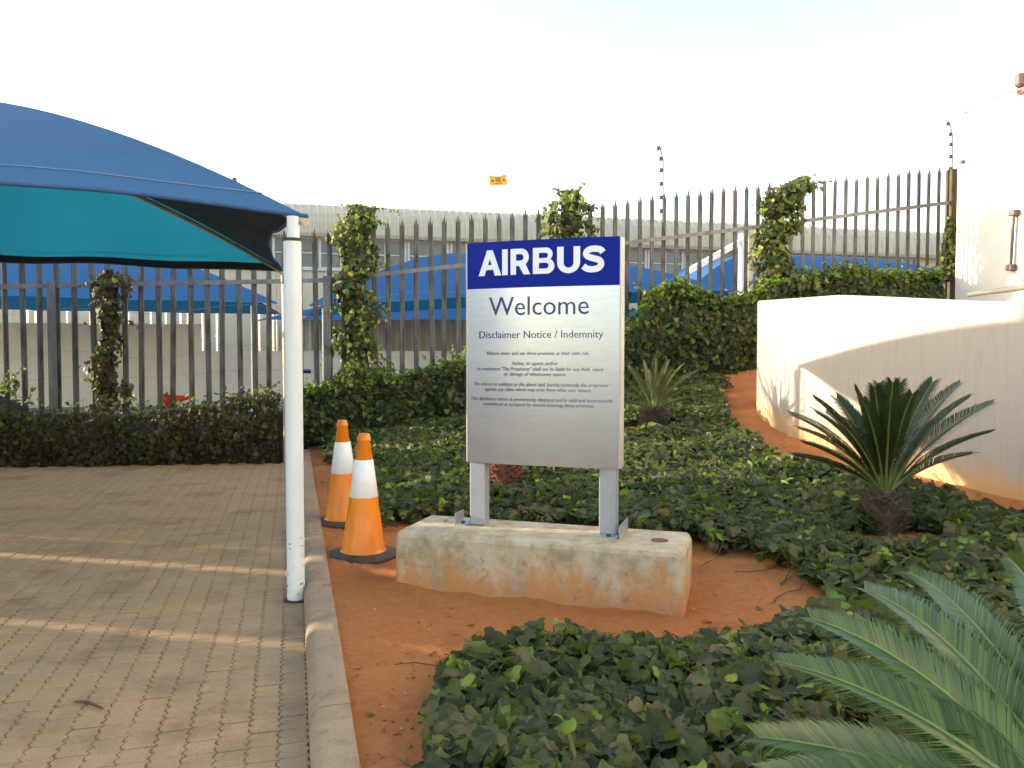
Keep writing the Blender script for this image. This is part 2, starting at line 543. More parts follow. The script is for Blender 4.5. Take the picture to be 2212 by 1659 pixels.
MAT['cycad_backlit'] = leaf_mat('cycad leaflet darkened for backlight', [(0.0, (0.018, 0.030, 0.014)), (0.6, (0.032, 0.050, 0.018)), (0.92, (0.055, 0.075, 0.024)), (0.97, (0.20, 0.15, 0.04)), (1.0, (0.40, 0.28, 0.11))], 0.4, 0.16, (0.10, 0.15, 0.02))  # leaf colours darkened, putting the plant's backlit look into the material
MAT['cycad_olive'] = leaf_mat('olive cycad leaflet', [(0.0, (0.05, 0.06, 0.02)), (0.6, (0.10, 0.105, 0.032)), (0.92, (0.16, 0.15, 0.045)), (1.0, (0.50, 0.36, 0.13))], 0.4, 0.2, (0.2, 0.22, 0.03))
MAT['rachis'] = plain('yellow green rachis', (0.20, 0.24, 0.05), (0.15, 0.19, 0.05), 6, 0.5)
MAT['trunk_scale'] = plain('cycad leaf bases', (0.14, 0.095, 0.06), (0.06, 0.042, 0.028), 9, 0.95, 0, (40, 0.4))
MAT['red_trunk'] = plain('reddish cycad fibre', (0.26, 0.09, 0.05), (0.13, 0.05, 0.03), 9, 0.95, 0, (40, 0.4), stretch=(1, 1, 0.3))

# ------------------------------------------------------------------ terrain
KX0, KSL = 0.191, -0.277                                    # right top edge of the kerb: X = KX0 + KSL * Y
KD = Vector((KSL, 1, 0)).normalized()                       # along the kerb, away from the camera
KE = Vector((-KD.y, KD.x, 0))                               # to the left, across the kerb


def kerb_x(Y): return KX0 + KSL * Y


def fence_y(X): return 12.0 + 0.25 * X


def paving_end(X): return 9.75 + 0.12 * (X + 2.84)


CTRL = np.array([(-0.3, 2.0, .085), (-0.6, 2.9, .085), (-1.2, 5, .085), (-1.9, 7.5, .085), (-2.45, 9.6, .09), (0.2, 0, .06), (-0.95, 5.15, .03), (-1.3, 6.15, .045), (-0.65, 4.55, .02), (0, 4.3, .01),
                 (0.85, 4.1, .01), (-0.5, 4.95, .06), (1.0, 4.5, .05), (0.2, 2.8, .03), (1.5, 3.2, .05), (1.5, 1.5, .02), (2.42, 5.1, .18), (3.75, 5.8, .27),
                 (3.59, 6.9, .315), (3.14, 8.3, .42), (3.03, 9.8, .62), (1.69, 9.3, .48), (-1.4, 10.8, .28), (0, 7, .17),
                 (0.5, 9.5, .36), (2.5, 7.5, .36), (1.5, 6.5, .22), (1.5, 12.3, .85), (3.2, 12.9, 1.1), (5, 13, 1.3), (7.5, 13.8, 1.4),
                 (-3, 10.8, .12), (4.0, 3.5, .2), (4.2, 1.0, .1), (6, 8, .7), (8, 10, 1.0), (6, 4, .4)])


def _tps():
    X = CTRL[:, :2]; n = len(X)
    d = np.linalg.norm(X[:, None] - X[None], axis=-1)
    K = np.where(d > 0, d * d * np.log(d + 1e-12), 0) + np.eye(n) * 0.02
    P = np.hstack([np.ones((n, 1)), X])
    A = np.block([[K, P], [P.T, np.zeros((3, 3))]])
    return np.linalg.solve(A, np.concatenate([CTRL[:, 2], np.zeros(3)]))
_W = _tps()


def ground(X, Y):
    X = np.asarray(X, float); Y = np.asarray(Y, float)
    d = np.sqrt((X[..., None] - CTRL[:, 0]) ** 2 + (Y[..., None] - CTRL[:, 1]) ** 2)
    k = np.where(d > 0, d * d * np.log(d + 1e-12), 0)
    z = k @ _W[:-3] + _W[-3] + _W[-2] * X + _W[-1] * Y
    w = X - (KX0 + KSL * Y)                                   # meets the kerb at a constant height
    s = np.clip(w / 0.3, 0, 1)
    return z * s + 0.07 * (1 - s)


def in_poly(P, poly):
    x, y = P[..., 0], P[..., 1]
    r = np.zeros(x.shape, bool)
    n = len(poly)
    for i in range(n):
        x1, y1 = poly[i]; x2, y2 = poly[(i + 1) % n]
        c = ((y1 > y) != (y2 > y)) & (x < (x2 - x1) * (y - y1) / (y2 - y1 + 1e-9) + x1)
        r ^= c
    return r


# outside yard, one sheet reaching the horizon
me = mesh_np('ground', [(-600, -300, -0.05), (600, -300, -0.05), (600, 900, -0.05), (-600, 900, -0.05)], [(0, 1, 2, 3)])
tag(link('ground', me, MAT['ground']), kind='structure')

def vn0(a, b): return np.sin(a + 1.7 * np.sin(b * .7)) * np.cos(b * 1.1 + np.sin(a * .8))


# red soil of the garden
nw, nt_ = 150, 220
ws = np.linspace(0, 1, nw) ** 1.5 * 9.5 - 0.01
ts = np.linspace(0, 1, nt_)
Wg, Tg = np.meshgrid(ws, ts)
Yend = (12.3 + 0.25 * (KX0 + Wg)) / (1 - 0.25 * KSL)
Yg = -1.5 + Tg * (Yend + 1.5)
Xg = KX0 + KSL * Yg + Wg
Zg = ground(Xg, Yg)
small = (np.sin(Xg * 9.1 + np.sin(Yg * 7) * 2) * np.sin(Yg * 8.3 + 1.3) * 0.0035 + rng.normal(0, 0.0018, Xg.shape)) * np.clip(Wg / 0.1, 0, 1)
Zg = Zg + small
_c, _s = math.cos(math.radians(-17.8)), math.sin(math.radians(-17.8))
_lx = (Xg - .175) * _c + (Yg - 4.435) * _s; _ly = -(Xg - .175) * _s + (Yg - 4.435) * _c
_d = np.hypot(np.maximum(np.abs(_lx) - .80, 0), np.maximum(np.abs(_ly) - .25, 0))
Zg = Zg + np.exp(-_d / .09) * (.022 + .026 * vn0(Xg * 6.3, Yg * 5.1) + .012 * vn0(Xg * 17, Yg * 15))
Zg[-1, :] = -0.04                                              # the bank ends behind the fence
V = np.stack([Xg, Yg, Zg], -1).reshape(-1, 3)
ii = np.arange(nt_ * nw).reshape(nt_, nw)
F = np.stack([ii[:-1, :-1], ii[:-1, 1:], ii[1:, 1:], ii[1:, :-1]], -1).reshape(-1, 4)
tag(link('garden_soil', mesh_np('garden_soil', V, F, True), MAT['soil']), kind='structure')

# soil bed under the left hedge
bp = [(-16, paving_end(-16) + .1), (-2.5, paving_end(-2.5) + .1), (-2.6, fence_y(-2.6) + .3), (-16, fence_y(-16) + .3)]
tag(link('hedge_bed', mesh_np('hedge_bed', [(x, y, 0.012) for x, y in bp], [(0, 1, 2, 3)]), MAT['soil']), kind='structure')

# ------------------------------------------------------------------ paving
paving = mesh_np('paving', [(-14, -6, -0.0045), (-14, paving_end(-14), -0.0045), (kerb_x(9.75) - .1, 9.75, -0.0045), (kerb_x(-6) - .1, -6, -0.0045)], [(3, 2, 1, 0)])
paving = tag(link('paving', paving, MAT['joint']), kind='structure')
PW, PL = 0.104, 0.208


def paver_shape(w=PW, l=PL, amp=0.016):
    """zigzag-sided interlocking paver with a dummy groove across its middle; local y runs along the kerb"""
    ny = 12
    g = 0.0028
    L_, R_ = [], []
    for i in range(ny + 1):
        y = -l / 2 + g + (l - 2 * g) * i / ny
        ph = (i / ny * 4) % 1.0
        z = amp * (abs(ph * 2 - 1) * 2 - 1) * 0.6
        L_.append((-w / 2 + g + z, y)); R_.append((w / 2 - g + z, y))
    outline = R_ + L_[::-1]
    vs, fs = [], []
    n = len(outline)
    vs += [(x, y, -0.03) for x, y in outline]
    vs += [(x, y, -0.0035) for x, y in outline]
    vs += [(x * 0.93 + 0, y * 0.955, 0.0) for x, y in outline]
    for i in range(n):
        j = (i + 1) % n
        fs.append((i, j, n + j, n + i)); fs.append((n + i, n + j, 2 * n + j, 2 * n + i))
    m = ny + 1
    for i in range(ny):
        a, b = 2 * n + i, 2 * n + i + 1
        c, d = 2 * n + (2 * m - 1 - i - 1), 2 * n + (2 * m - 1 - i)
        if i in (5, 6):
            continue
        fs.append((a, b, c, d))
    # groove: the middle line sunk
    k = 6
    r0, r1, r2 = 2 * n + 5, 2 * n + 6, 2 * n + 7
    l0, l1, l2 = 2 * n + 2 * m - 1 - 5, 2 * n + 2 * m - 1 - 6, 2 * n + 2 * m - 1 - 7
    b = len(vs)
    yr = vs[r1][1]
    vs += [(vs[r1][0], yr - .004, 0), (vs[l1][0], yr - .004, 0), (vs[r1][0], yr, -.005), (vs[l1][0], yr, -.005), (vs[r1][0], yr + .004, 0), (vs[l1][0], yr + .004, 0)]
    fs += [(r0, b, b + 1, l0), (b, b + 2, b + 3, b + 1), (b + 2, b + 4, b + 5, b + 3), (b + 4, r2, l2, b + 5)]
    return vs, fs
pv, pf = paver_shape()
pmesh = MB().add(pv, pf).mesh('paver')
pmesh.materials.append(MAT['paver'])
ang = math.atan2(KD.y, KD.x) - math.pi / 2
org = Vector((kerb_x(0) - 0.146 / 1.0 + 0.0, 0, 0)) + KE * 0.004
cells = []
for i in range(0, 120):
    for j in range(-20, 60):
        c = org + KE * (PW * (i + 0.5)) + KD * (PL * (j + (0.5 if i % 2 else 0.0)))
        if c.y > paving_end(c.x) - 0.03 or c.y < -3.0 or c.x < -11: continue
        cells.append(c)
cells = np.array([tuple(c) for c in cells])
pp, zc = proj(cells)
inview = (pp[:, 0] > -60) & (pp[:, 0] < 2250) & (pp[:, 1] < 1700) & (zc > 0.3)
order = sorted(np.nonzero(inview)[0], key=lambda q: zc[q])
near300 = set(order[:300])
rest = MB()
ca, sa = math.cos(ang), math.sin(ang)
for q in range(len(cells)):
    x, y, _ = cells[q]
    dz = random.uniform(-0.0016, 0.0016); tx, ty = random.gauss(0, .008), random.gauss(0, .007); da = random.gauss(0, 0.006)
    if q in near300:
        o = bpy.data.objects.new('paver', pmesh)
        o.location = (x + random.gauss(0, .0012), y + random.gauss(0, .0018), dz); o.rotation_euler = (tx, ty, ang + da); o.parent = paving
        COL.objects.link(o)
    elif y < 9.9 and x > -9:
        c_, s_ = math.cos(ang + da), math.sin(ang + da)
        rest.add([(x + vx * c_ - vy * s_, y + vx * s_ + vy * c_, vz + dz + vy * tx - vx * ty) for vx, vy, vz in pv], pf)
tag(rest.build('paver', MAT['paver'], paving), kind='stuff')

# ------------------------------------------------------------------ kerb
kerb = tag(empty('kerb', (kerb_x(0), 0, 0)), kind='structure')
KP = [(0.0, -0.1), (0.0, 0.02), (0.0, 0.08), (0.001, 0.096), (0.005, 0.1), (0.03, 0.1005), (0.06, 0.1005), (0.085, 0.1), (0.105, 0.097), (0.122, 0.089), (0.134, 0.076), (0.141, 0.058), (0.145, 0.03), (0.149, -0.1)]
ks = -3.0
while ks < 10.1:
    ln = 0.98
    vs, fs = [], []
    nseg = 8
    for k in range(nseg + 1):
        s = ks + 0.002 + (ln - 0.004) * k / nseg
        for (a, z) in KP:
            jx = random.gauss(0, 0.0006)
            p = Vector((kerb_x(0), 0, 0)) + KD * s + KE * (a + jx) + Vector((0, 0, z + (random.gauss(0, .0005) if z > 0 else 0)))
            vs.append(p - Vector((kerb_x(0), 0, 0)))
    m = len(KP)
    for k in range(nseg):
        for q in range(m - 1):
            fs.append((k * m + q, k * m + q + 1, (k + 1) * m + q + 1, (k + 1) * m + q))
    mb = MB(); mb.add(vs, fs, True)
    mb.add(vs[:m], [tuple(range(m))[::-1]]); mb.add(vs[-m:], [tuple(range(m))])
    mb.build('kerb_stone', MAT['kerb'], kerb)
    ks += ln

# ------------------------------------------------------------------ carports with shade-net roofs
def hip(a, b, t, p=1.7):
    q = a.lerp(b, t)
    q.z = a.z + (b.z - a.z) * (1 - (1 - t) ** p)
    return q


def net_panel(c0, c1, a0, a1, cut, sagz, nu=26, nv=16):
    """one roof slope: eave c0-c1, hips rising to a0/a1; the eave edge is cut inwards as a taut curve"""
    vs, fs = [], []
    for j in range(nv + 1):
        for i in range(nu + 1):
            s, t = i / nu, j / nv
            b = 4 * s * (1 - s)
            t2 = t + cut * b * (1 - t)
            p = hip(c0, a0, t2).lerp(hip(c1, a1, t2), s)
            p.z -= sagz * b * math.sin(math.pi * min(1, t * 0.9 + 0.1))
            p.z += .016 * math.sin(s * 23 + t * 9) * (1 - t) * b + .006 * math.sin(t * 31 - s * 11) * b
            vs.append(p)
    for j in range(nv):
        for i in range(nu):
            a = j * (nu + 1) + i
            fs.append((a, a + 1, a + nu + 2, a + nu + 1))
    return vs, fs


def carport(label, NR, FR, FL, NL, aR, aL, posts, group, cuts=(.02, .30, .02, .30), mat=None, detail=True):
    root = tag(empty('carport', (NR.x, NR.y, 0)), label, 'carport', group)
    base = Vector((NR.x, NR.y, 0))
    loc = lambda p: Vector(p) - base
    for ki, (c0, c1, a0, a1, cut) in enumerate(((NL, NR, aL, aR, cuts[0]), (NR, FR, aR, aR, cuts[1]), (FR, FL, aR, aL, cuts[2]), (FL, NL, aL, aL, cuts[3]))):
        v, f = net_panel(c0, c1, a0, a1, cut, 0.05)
        pn = MB().add([loc(p) for p in v], f, True).build('canopy_panel', MAT['net_shade_and_hem'] if ki == 1 else (mat or MAT['net']), root)
        if detail:
            nu = 26
            edge = [v[i] for i in range(nu + 1)]
            MB().tube([loc(p) for p in edge], 0.013, 6).build('hem', MAT['hem'], pn)
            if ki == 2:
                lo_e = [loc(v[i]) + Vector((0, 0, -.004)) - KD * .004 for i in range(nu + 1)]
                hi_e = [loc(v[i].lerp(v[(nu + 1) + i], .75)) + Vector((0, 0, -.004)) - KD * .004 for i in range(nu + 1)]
                MB().add(lo_e + hi_e, [(i, i + 1, nu + 2 + i, nu + 1 + i) for i in range(nu)], True).build('hem_band', MAT['net_shade_and_hem'], pn)
            seam = [v[(nu + 1) + i].lerp(v[2 * (nu + 1) + i], .2) + Vector((0, 0, .004)) for i in range(nu + 1)]
            MB().tube([loc(p) for p in seam], 0.0035, 5).build('seam', MAT['seam'], pn)
    up = Vector((0, 0, -0.035))
    tb = MB()
    for c, a in ((NR, aR), (FR, aR), (FL, aL), (NL, aL)):
        MB().tube([loc(hip(c, a, k / 12) + up) for k in range(13)], 0.024, 8).build('frame_tube', MAT['tan_paint'], root)
    if (aR - aL).length > 0.1:
        MB().tube([loc(aR + up), loc(aL + up)], 0.024, 8).build('frame_tube', MAT['tan_paint'], root)
    for (p, r, m) in posts:
        top = p.z
        pm = MB().tube([(p.x - base.x, p.y - base.y, 0.0), (p.x - base.x, p.y - base.y, top - base.z)], r, 20)
        pm.build('post', m, root)
    return root


# the carport over the paving
NR = Vector((-1.185, 4.27, 2.13)); NR.z = at(640, 462, 4.27).z
PN = NR.copy()
FR = at(613, 585, 9.72)
bay = (FR - NR); bay.z = 0
NR = NR - KE * .075 - KD * .02; NR.z -= .012
NL = NR + KE * 5.9; FL = FR + KE * 5.9
NL.z, FL.z = NR.z, FR.z
AP = (NR + FR + NL + FL) / 4 + KE * 0.1; AP.z = 3.30
cp_ = carport('blue shade net carport over the brick paving', NR, FR, FL, NL, AP, AP, [], None, cuts=(.115, .06, .02, .10))
b0 = Vector((PN.x, PN.y, 0)); pd = Vector((NR.x, NR.y, 0))
po = MB().tube([b0 - pd, b0 - pd + Vector((0, 0, at(640, 517, 4.27).z))], 0.0475, 28)
ps = po.build('post', MAT['pole'], cp_)
tag(ps, 'nearer white post with thinner upper tube')
zt = at(640, 517, 4.27).z
pc = b0 - pd
MB().tube([pc + Vector((0.006, 0, zt - .02)), pc + Vector((0.006, 0, PN.z - .015))], 0.034, 22).build('upper_tube', MAT['white_paint'], ps)
MB().lathe([(.051, zt - .012), (.051, zt + .004), (.035, zt + .006)], 28, pc).build('collar', MAT['rust'], ps)
MB().tube([pc + Vector((0, 0, -.01)), pc + Vector((0, 0, .012))], 0.062, 20).build('base_ring', MAT['rubber'], ps)  # dark ring around the foot of the post
b0 = pd
p2 = MB().tube([tuple(FR - b0 + Vector((.02, 0, -FR.z))), tuple(FR - b0 + Vector((.02, 0, -.06)))], 0.047, 20).build('post', MAT['tan_paint'], cp_)
tag(p2, 'far cream post behind the nearer one')
MB().lathe([(.052, FR.z - .16), (.056, FR.z - .15), (.056, FR.z - .07), (.052, FR.z - .06)], 16, tuple(FR - b0 + Vector((.02, 0, -FR.z)))).build('clamp', MAT['black_plastic'], p2)
for q in (NL, FL):
    MB().tube([tuple(q - b0 + Vector((0, 0, -q.z))), tuple(q - b0)], 0.047, 20).build('post', MAT['white_paint'], cp_)
# second hem line, a darker folded band along the near eave
hb = [NR.lerp(NL, k / 10) for k in range(11)]

FG = 'blue shade net carports outside the fence'


def far_carport(label, nr, length, depth, top, zl, posts, rl=0.0, apx=0.5):
    nr = nr.copy()
    nl = nr + KE * length; nl.z = zl
    fr = nr + KD * depth; fl = nl + KD * depth
    fr.z, fl.z = nr.z + .05, nl.z + .05
    c = nr.lerp(nl, apx) + KD * (depth / 2)
    aR = c - KE * rl / 2; aL = c + KE * rl / 2
    aR.z = aL.z = top
    return carport(label, nr, fr, fl, nl, aR, aL, posts, FG, mat=MAT['net_far'], detail=False, cuts=(.03, .2, .02, .2))


r_w = 0.05
A1 = at(603, 656, 17.0)
far_carport('large blue carport roof seen between the left fence pales', A1, 12.0, 6.0, 3.95, A1.z, [(at(546, 660, 17.2), r_w, MAT['white_paint'])], 3.0, 0.52)
B_l = at(664, 661, 17.2); B_r = at(1572, 624, 19.9)
B_len = (Vector((B_r.x, B_r.y, 0)) - Vector((B_l.x, B_l.y, 0))).length
B_r2 = B_l - KE * B_len; B_r2.z = B_r.z
far_carport('blue carport roof partly hidden behind the welcome sign', B_r2, B_len, 6.0, 4.05, B_l.z, [(at(700, 665, 17.5), r_w, MAT['white_paint'])], 1.5)
C_l = at(556, 691, 24.0)
C_r = C_l - KE * 15; C_r.z = 2.5
far_carport('lower blue carport roof farthest back under the warehouse wall', C_r, 15.0, 5.5, 3.3, C_l.z, [(at(620, 700, 24.2), r_w, MAT['white_paint'])], 4.0)
D_l = at(1487, 628, 20.5)
D_r = D_l - KE * 11; D_r.z = D_l.z
far_carport('blue carport with sunlit end slope behind the right hedge', D_r, 11.0, 6.0, 4.45, D_l.z, [(at(1700, 640, 21.5), r_w, MAT['white_paint'])], 3.0)

# white cantilever frame beyond the fence
gp = at(1605, 505, 18.5)
fr_ = tag(empty('steel_frame', (gp.x, gp.y, 0)), 'bare white steel post with slanting arm behind the fence', 'steel frame')
MB().box((0, 0, gp.z / 2), (.15, .15, gp.z), rz=.2).build('post', MAT['white_paint'], fr_)
q = at(1489, 585, 17.6) - Vector((gp.x, gp.y, 0)); q2 = at(1600, 522, 18.5) - Vector((gp.x, gp.y, 0))
MB().bar(q, q2, .09, .12).build('arm', MAT['white_paint'], fr_)
MB().box((.2, .12, gp.z / 2 - .02), (.12, .1, gp.z - .06), rz=.2).build('rear_post', MAT['tan_paint'], fr_)

# ------------------------------------------------------------------ warehouse
WD = Vector((1, 0.25, 0)).normalized()


def wy(X): return 30.0 + 0.25 * X


wh = tag(empty('warehouse', (0, 30, 0)), 'long beige warehouse with curved ribbed roof edge behind the carports', 'warehouse')
wb = Vector((0, 30, 0))
NRM = Vector((0.25, -1, 0)).normalized()                      # faces the camera


def wp(s, z, out=0.0): return WD * s + NRM * out + Vector((0, 0, z))


S0, S1 = -32.0, 40.0
prof = [(0.0, 5.52), (0.35, 5.5), (0.42, 5.62), (0.40, 6.0), (0.30, 6.35), (0.10, 6.58), (-0.3, 6.72), (-1.2, 6.86), (-6, 7.3)]
# ribbed cladding: one sheet whose rib profile runs along the wall
rib = [(0, 0), (.17, 0), (.2, .055), (.25, .055), (.28, 0)]
vs, cols = [], []
s = S0
while s < S1:
    for ds, dh in rib[:-1]:
        cols.append((s + ds, dh))
    s += 0.28
for (sx, dh) in cols:
    for k, (o, z) in enumerate(prof):
        o2, z2 = (o + dh, z) if 0 < k < 5 else (o, z + dh)
        vs.append(wp(sx, z2, o2))
n = len(prof)
fs = [(c * n + k, (c + 1) * n + k, (c + 1) * n + k + 1, c * n + k + 1) for c in range(len(cols) - 1) for k in range(n - 1)]
MB().add(vs, fs).build('roof', MAT['cladding'], wh)
vs = []
for (sx, dh) in cols:
    vs += [wp(sx, -.05, dh * .6), wp(sx, 4.38, dh * .6)]
fs = [(2 * c, 2 * c + 2, 2 * c + 3, 2 * c + 1) for c in range(len(cols) - 1)]
# leave the light-strip band open between z 1.2 and 3.0 on the left part
lo = MB()
SLIT0, SLIT1, ZS0, ZS1 = -16.5, -8.6, 1.35, 2.78
def wallband(mb, s0, s1, z0, z1):
    cc = [c for c in cols if s0 <= c[0] <= s1]
    v = []
    for (sx, dh) in cc: v += [wp(sx, z0, dh * .6), wp(sx, z1, dh * .6)]
    mb.add(v, [(2 * c, 2 * c + 2, 2 * c + 3, 2 * c + 1) for c in range(len(cc) - 1)])
wallband(lo, S0, SLIT0, -.05, 4.38); wallband(lo, SLIT1, S1, -.05, 4.38)
wallband(lo, SLIT0 - .05, SLIT1 + .05, -.05, ZS0); wallband(lo, SLIT0 - .05, SLIT1 + .05, ZS1, 4.38)
lo.build('wall', MAT['cladding'], wh)
s, k = SLIT0, 0
edges = [SLIT0]
strips = []
while s < SLIT1:
    if k % 5 in (0, 1, 3): strips.append(s)
    s += 0.235; k += 1
prev = SLIT0
gap = MB()
for s in strips:
    if s - prev > 0.01:
        gap.add([wp(prev, ZS0), wp(s, ZS0), wp(s, ZS1), wp(prev, ZS1)], [(0, 1, 2, 3)])
    for (z0, z1) in ((ZS0, 1.95), (2.0, ZS1)):
        MB().add([wp(s, z0, .01), wp(s + .062, z0, .01), wp(s + .062, z1, .01), wp(s, z1, .01)], [(0, 1, 2, 3)]).build('light_strip', MAT['light_strip'], wh)
    prev = s + .062
gap.add([wp(prev, ZS0), wp(SLIT1, ZS0), wp(SLIT1, ZS1), wp(prev, ZS1)], [(0, 1, 2, 3)])
gap.build('slatted_wall', MAT['cladding'], wh)
# window band
s = -13.4
wi = 0
while s < 17.0:
    wdt = 1.46
    fm = MB()
    z0, z1 = 4.40, 5.50
    for x_ in (s, s + wdt): fm.box(wp(x_, (z0 + z1) / 2, .02), (.09, .1, z1 - z0), rz=math.atan2(.25, 1))
    for z_ in (z0 + .03, (z0 + z1) / 2, z1 - .03): fm.box(wp(s + wdt / 2, z_, .012), (wdt - .09, .06, .05), rz=math.atan2(.25, 1))
    fm.box(wp(s + wdt / 2, (z0 + z1) / 2, .015), (.045, .07, z1 - z0 - .1), rz=math.atan2(.25, 1))
    w_ = fm.build('window', MAT['window_frame'], wh)
    for hx in (0, 1):
        for hz in (0, 1):
            x0 = s + .05 + hx * wdt / 2; zz = z0 + .05 + hz * (z1 - z0) / 2
            MB().add([wp(x0, zz), wp(x0 + wdt / 2 - .07, zz), wp(x0 + wdt / 2 - .07, zz + .46), wp(x0, zz + .46)], [(0, 1, 2, 3)]).build('pane', MAT['glass'], w_)
    s += wdt + .12
    wi += 1
bw = MB()
bw.add([wp(S0, 4.36, -.08), wp(S1, 4.36, -.08), wp(S1, 5.6, -.08), wp(S0, 5.6, -.08)], [(0, 1, 2, 3)])
bw.build('window_surround', MAT['cladding'], wh)
MB().box(wp((S0 + S1) / 2, 4.36, .05), (S1 - S0, .14, .07), rz=math.atan2(.25, 1)).build('sill', MAT['window_frame'], wh)

# cream boundary wall with stepped top
bwall = tag(empty('boundary_wall', (0, 23.2, 0)), 'plain cream boundary wall with a stepped top across the yard', 'wall')
def by(X): return 23.2 + .2 * X
st = at(432, 760, by(-9)).x
zl, zr = at(250, 699, 21).z, at(520, 758, 21.5).z
for (x0, x1, z1) in ((-26, st, zl), (st, 24, zr)):
    a, b = Vector((x0, by(x0) - 23.2, z1 / 2 - .03)), Vector((x1, by(x1) - 23.2, z1 / 2 - .03))
    MB().bar(a, b, .2, z1 + .06).build('wall_panel', MAT['cream_wall'], bwall)
pbx = at(661, 802, by(-5.7) - .12)
sg = tag(MB().box((0, 0, 0), (.27, .02, .10), rz=.2).build('wall_sign', MAT['blue_sign']), 'small blue sign plate on the cream boundary wall', 'sign')
sg.location = (pbx.x, by(pbx.x) - .125, pbx.z)
a = at(425, 866, 21.2); b = at(640, 856, 22.3)
tag(MB().bar((a.x, a.y, .04), (b.x, b.y, .04), .22, .14).build('yard_kerb', MAT['white_paint']), kind='structure')
# fallen cone in the yard
fc = at(386, 860, 20.3)
fallen = tag(empty('traffic_cone', (fc.x, fc.y, .0)), 'red cone lying on its side beyond the left fence', 'traffic cone', 'traffic cones')
Mr = Matrix.Rotation(math.radians(84), 4, 'Y') @ Matrix.Rotation(0.3, 4, 'Z')
body = MB().lathe([(.155, 0), (.12, .1), (.045, .56), (.03, .6), (.0, .6)], 20)
body.v = [tuple(Mr @ Vector(v) + Vector((-.3, 0, .17))) for v in body.v]
body.build('cone_body', MAT['red_cone'], fallen)
bs_ = MB().box((0, 0, -.015), (.34, .34, .03))
bs_.v = [tuple(Mr @ Vector(v) + Vector((-.3, 0, .17))) for v in bs_.v]
bs_.build('cone_base', MAT['red_cone'], fallen)

# ------------------------------------------------------------------ palisade fence
TOPX = [(-400, 497), (690, 492), (838, 474), (1106, 455), (1327, 428), (1457, 409), (1656, 391), (1774, 381), (2018, 356), (2100, 348)]
RAILX = [(-400, 622), (0, 620), (180, 615), (414, 612), (660, 609), (720, 604), (822, 593), (1007, 573), (1351, 525), (1509, 506), (1632, 491), (1728, 478), (2045, 438), (2100, 431)]


def interp(T, x): return float(np.interp(x, [t[0] for t in T], [t[1] for t in T]))


def fence_px(X): return CX + FPX * X / fence_y(X)


def fence_z(T, X):
    return at(fence_px(X), interp(T, fence_px(X)), fence_y(X)).z


fence = tag(empty('palisade_fence', (0, 12, 0)), 'tall grey steel palisade fence with split pointed pales', 'fence')
PLEN = 3.05


def pale_mesh():
    prof = [(-.037, .003), (-.022, -.003), (-.008, 0), (.008, 0), (.022, -.003), (.037, .003)]
    th = .004
    vs, fs = [], []
    n = len(prof)
    for z in (-PLEN, -.13):
        vs += [(x, y, z) for x, y in prof]
        vs += [(x * .93, y + th, z) for x, y in prof]
    for i in range(n - 1):
        fs.append((i, i + 1, 2 * n + i + 1, 2 * n + i))
        fs.append((n + i + 1, n + i, 3 * n + i, 3 * n + i + 1))
    fs += [(0, 2 * n, 3 * n, n), (n - 1, 2 * n - 1, 4 * n - 1, 3 * n - 1)]
    mb = MB().add(vs, fs)
    for (i, j, tipx, tipy, tz) in ((0, 1, -.033, .004, -.025), (2, 3, 0, -.004, .0), (4, 5, .033, .004, -.03)):
        a, b = prof[i], prof[j]
        if i == 2: a, b = prof[1], prof[4]
        z = -.13
        tip = (tipx, tipy, tz)
        v = [(a[0], a[1], z), (b[0], b[1], z), (b[0] * .93, b[1] + th, z), (a[0] * .93, a[1] + th, z), tip]
        mb.add(v, [(0, 1, 4), (1, 2, 4), (2, 3, 4), (3, 0, 4)])
    return mb.mesh('pale')


def pale_mat():
    m, N, L, bs = newmat('weathered galvanised pale')
    tc = N.new('ShaderNodeTexCoord'); oi = N.new('ShaderNodeObjectInfo')
    mp = N.new('ShaderNodeMapping'); mp.inputs['Scale'].default_value = (1, 1, .2)
    ad = N.new('ShaderNodeVectorMath'); ad.operation = 'ADD'
    sc = N.new('ShaderNodeMath'); sc.operation = 'MULTIPLY'; sc.inputs[1].default_value = 40
    L.new(oi.outputs['Random'], sc.inputs[0])
    L.new(tc.outputs['Object'], ad.inputs[0]); L.new(sc.outputs[0], ad.inputs[1]); L.new(ad.outputs[0], mp.inputs['Vector'])
    n = N.new('ShaderNodeTexNoise'); n.inputs['Scale'].default_value = 14; n.inputs['Detail'].default_value = 6
    L.new(mp.outputs[0], n.inputs['Vector'])
    c = ramp(N, L, n.outputs['Fac'], [(0.35, (0.125, 0.125, 0.123)), (0.52, (0.09, 0.087, 0.083)), (0.6, (0.06, 0.046, 0.038)), (0.75, (0.04, 0.03, 0.025))])
    L.new(c, bs.inputs['Base Color'])
    bs.inputs['Roughness'].default_value = 0.6
    bs.inputs['Metallic'].default_value = 0.15
    return m
PM = pale_mesh(); PM.materials.append(pale_mat())
rzf = math.atan2(.25, 1)
PITCHX = 0.2015
X0 = 1.8626
X0 = (lambda u: 12 * u / (1 - .25 * u))((1354 - CX) / FPX)
for k in range(-70, 33):
    X = X0 + k * PITCHX
    if fence_px(X) > 2048 or X < -11.5: continue
    o = bpy.data.objects.new('pale', PM)
    o.location = (X, fence_y(X) - 12, fence_z(TOPX, X) + random.gauss(0, .012))
    o.rotation_euler = (random.gauss(0, .004), random.gauss(0, .006), rzf + random.gauss(0, .05))
    o.parent = fence
    COL.objects.link(o)
xs_ = [-11.6] + [X0 + (-64.5 + 10.0 * i) * PITCHX for i in range(10)]
knots = sorted(set([-11.6, -7.0, -4.6] + [(lambda u: 12 * u / (1 - .25 * u))((px - CX) / FPX) for px in (0, 300, 690, 830, 1010, 1360, 1650, 1720, 2045)]))
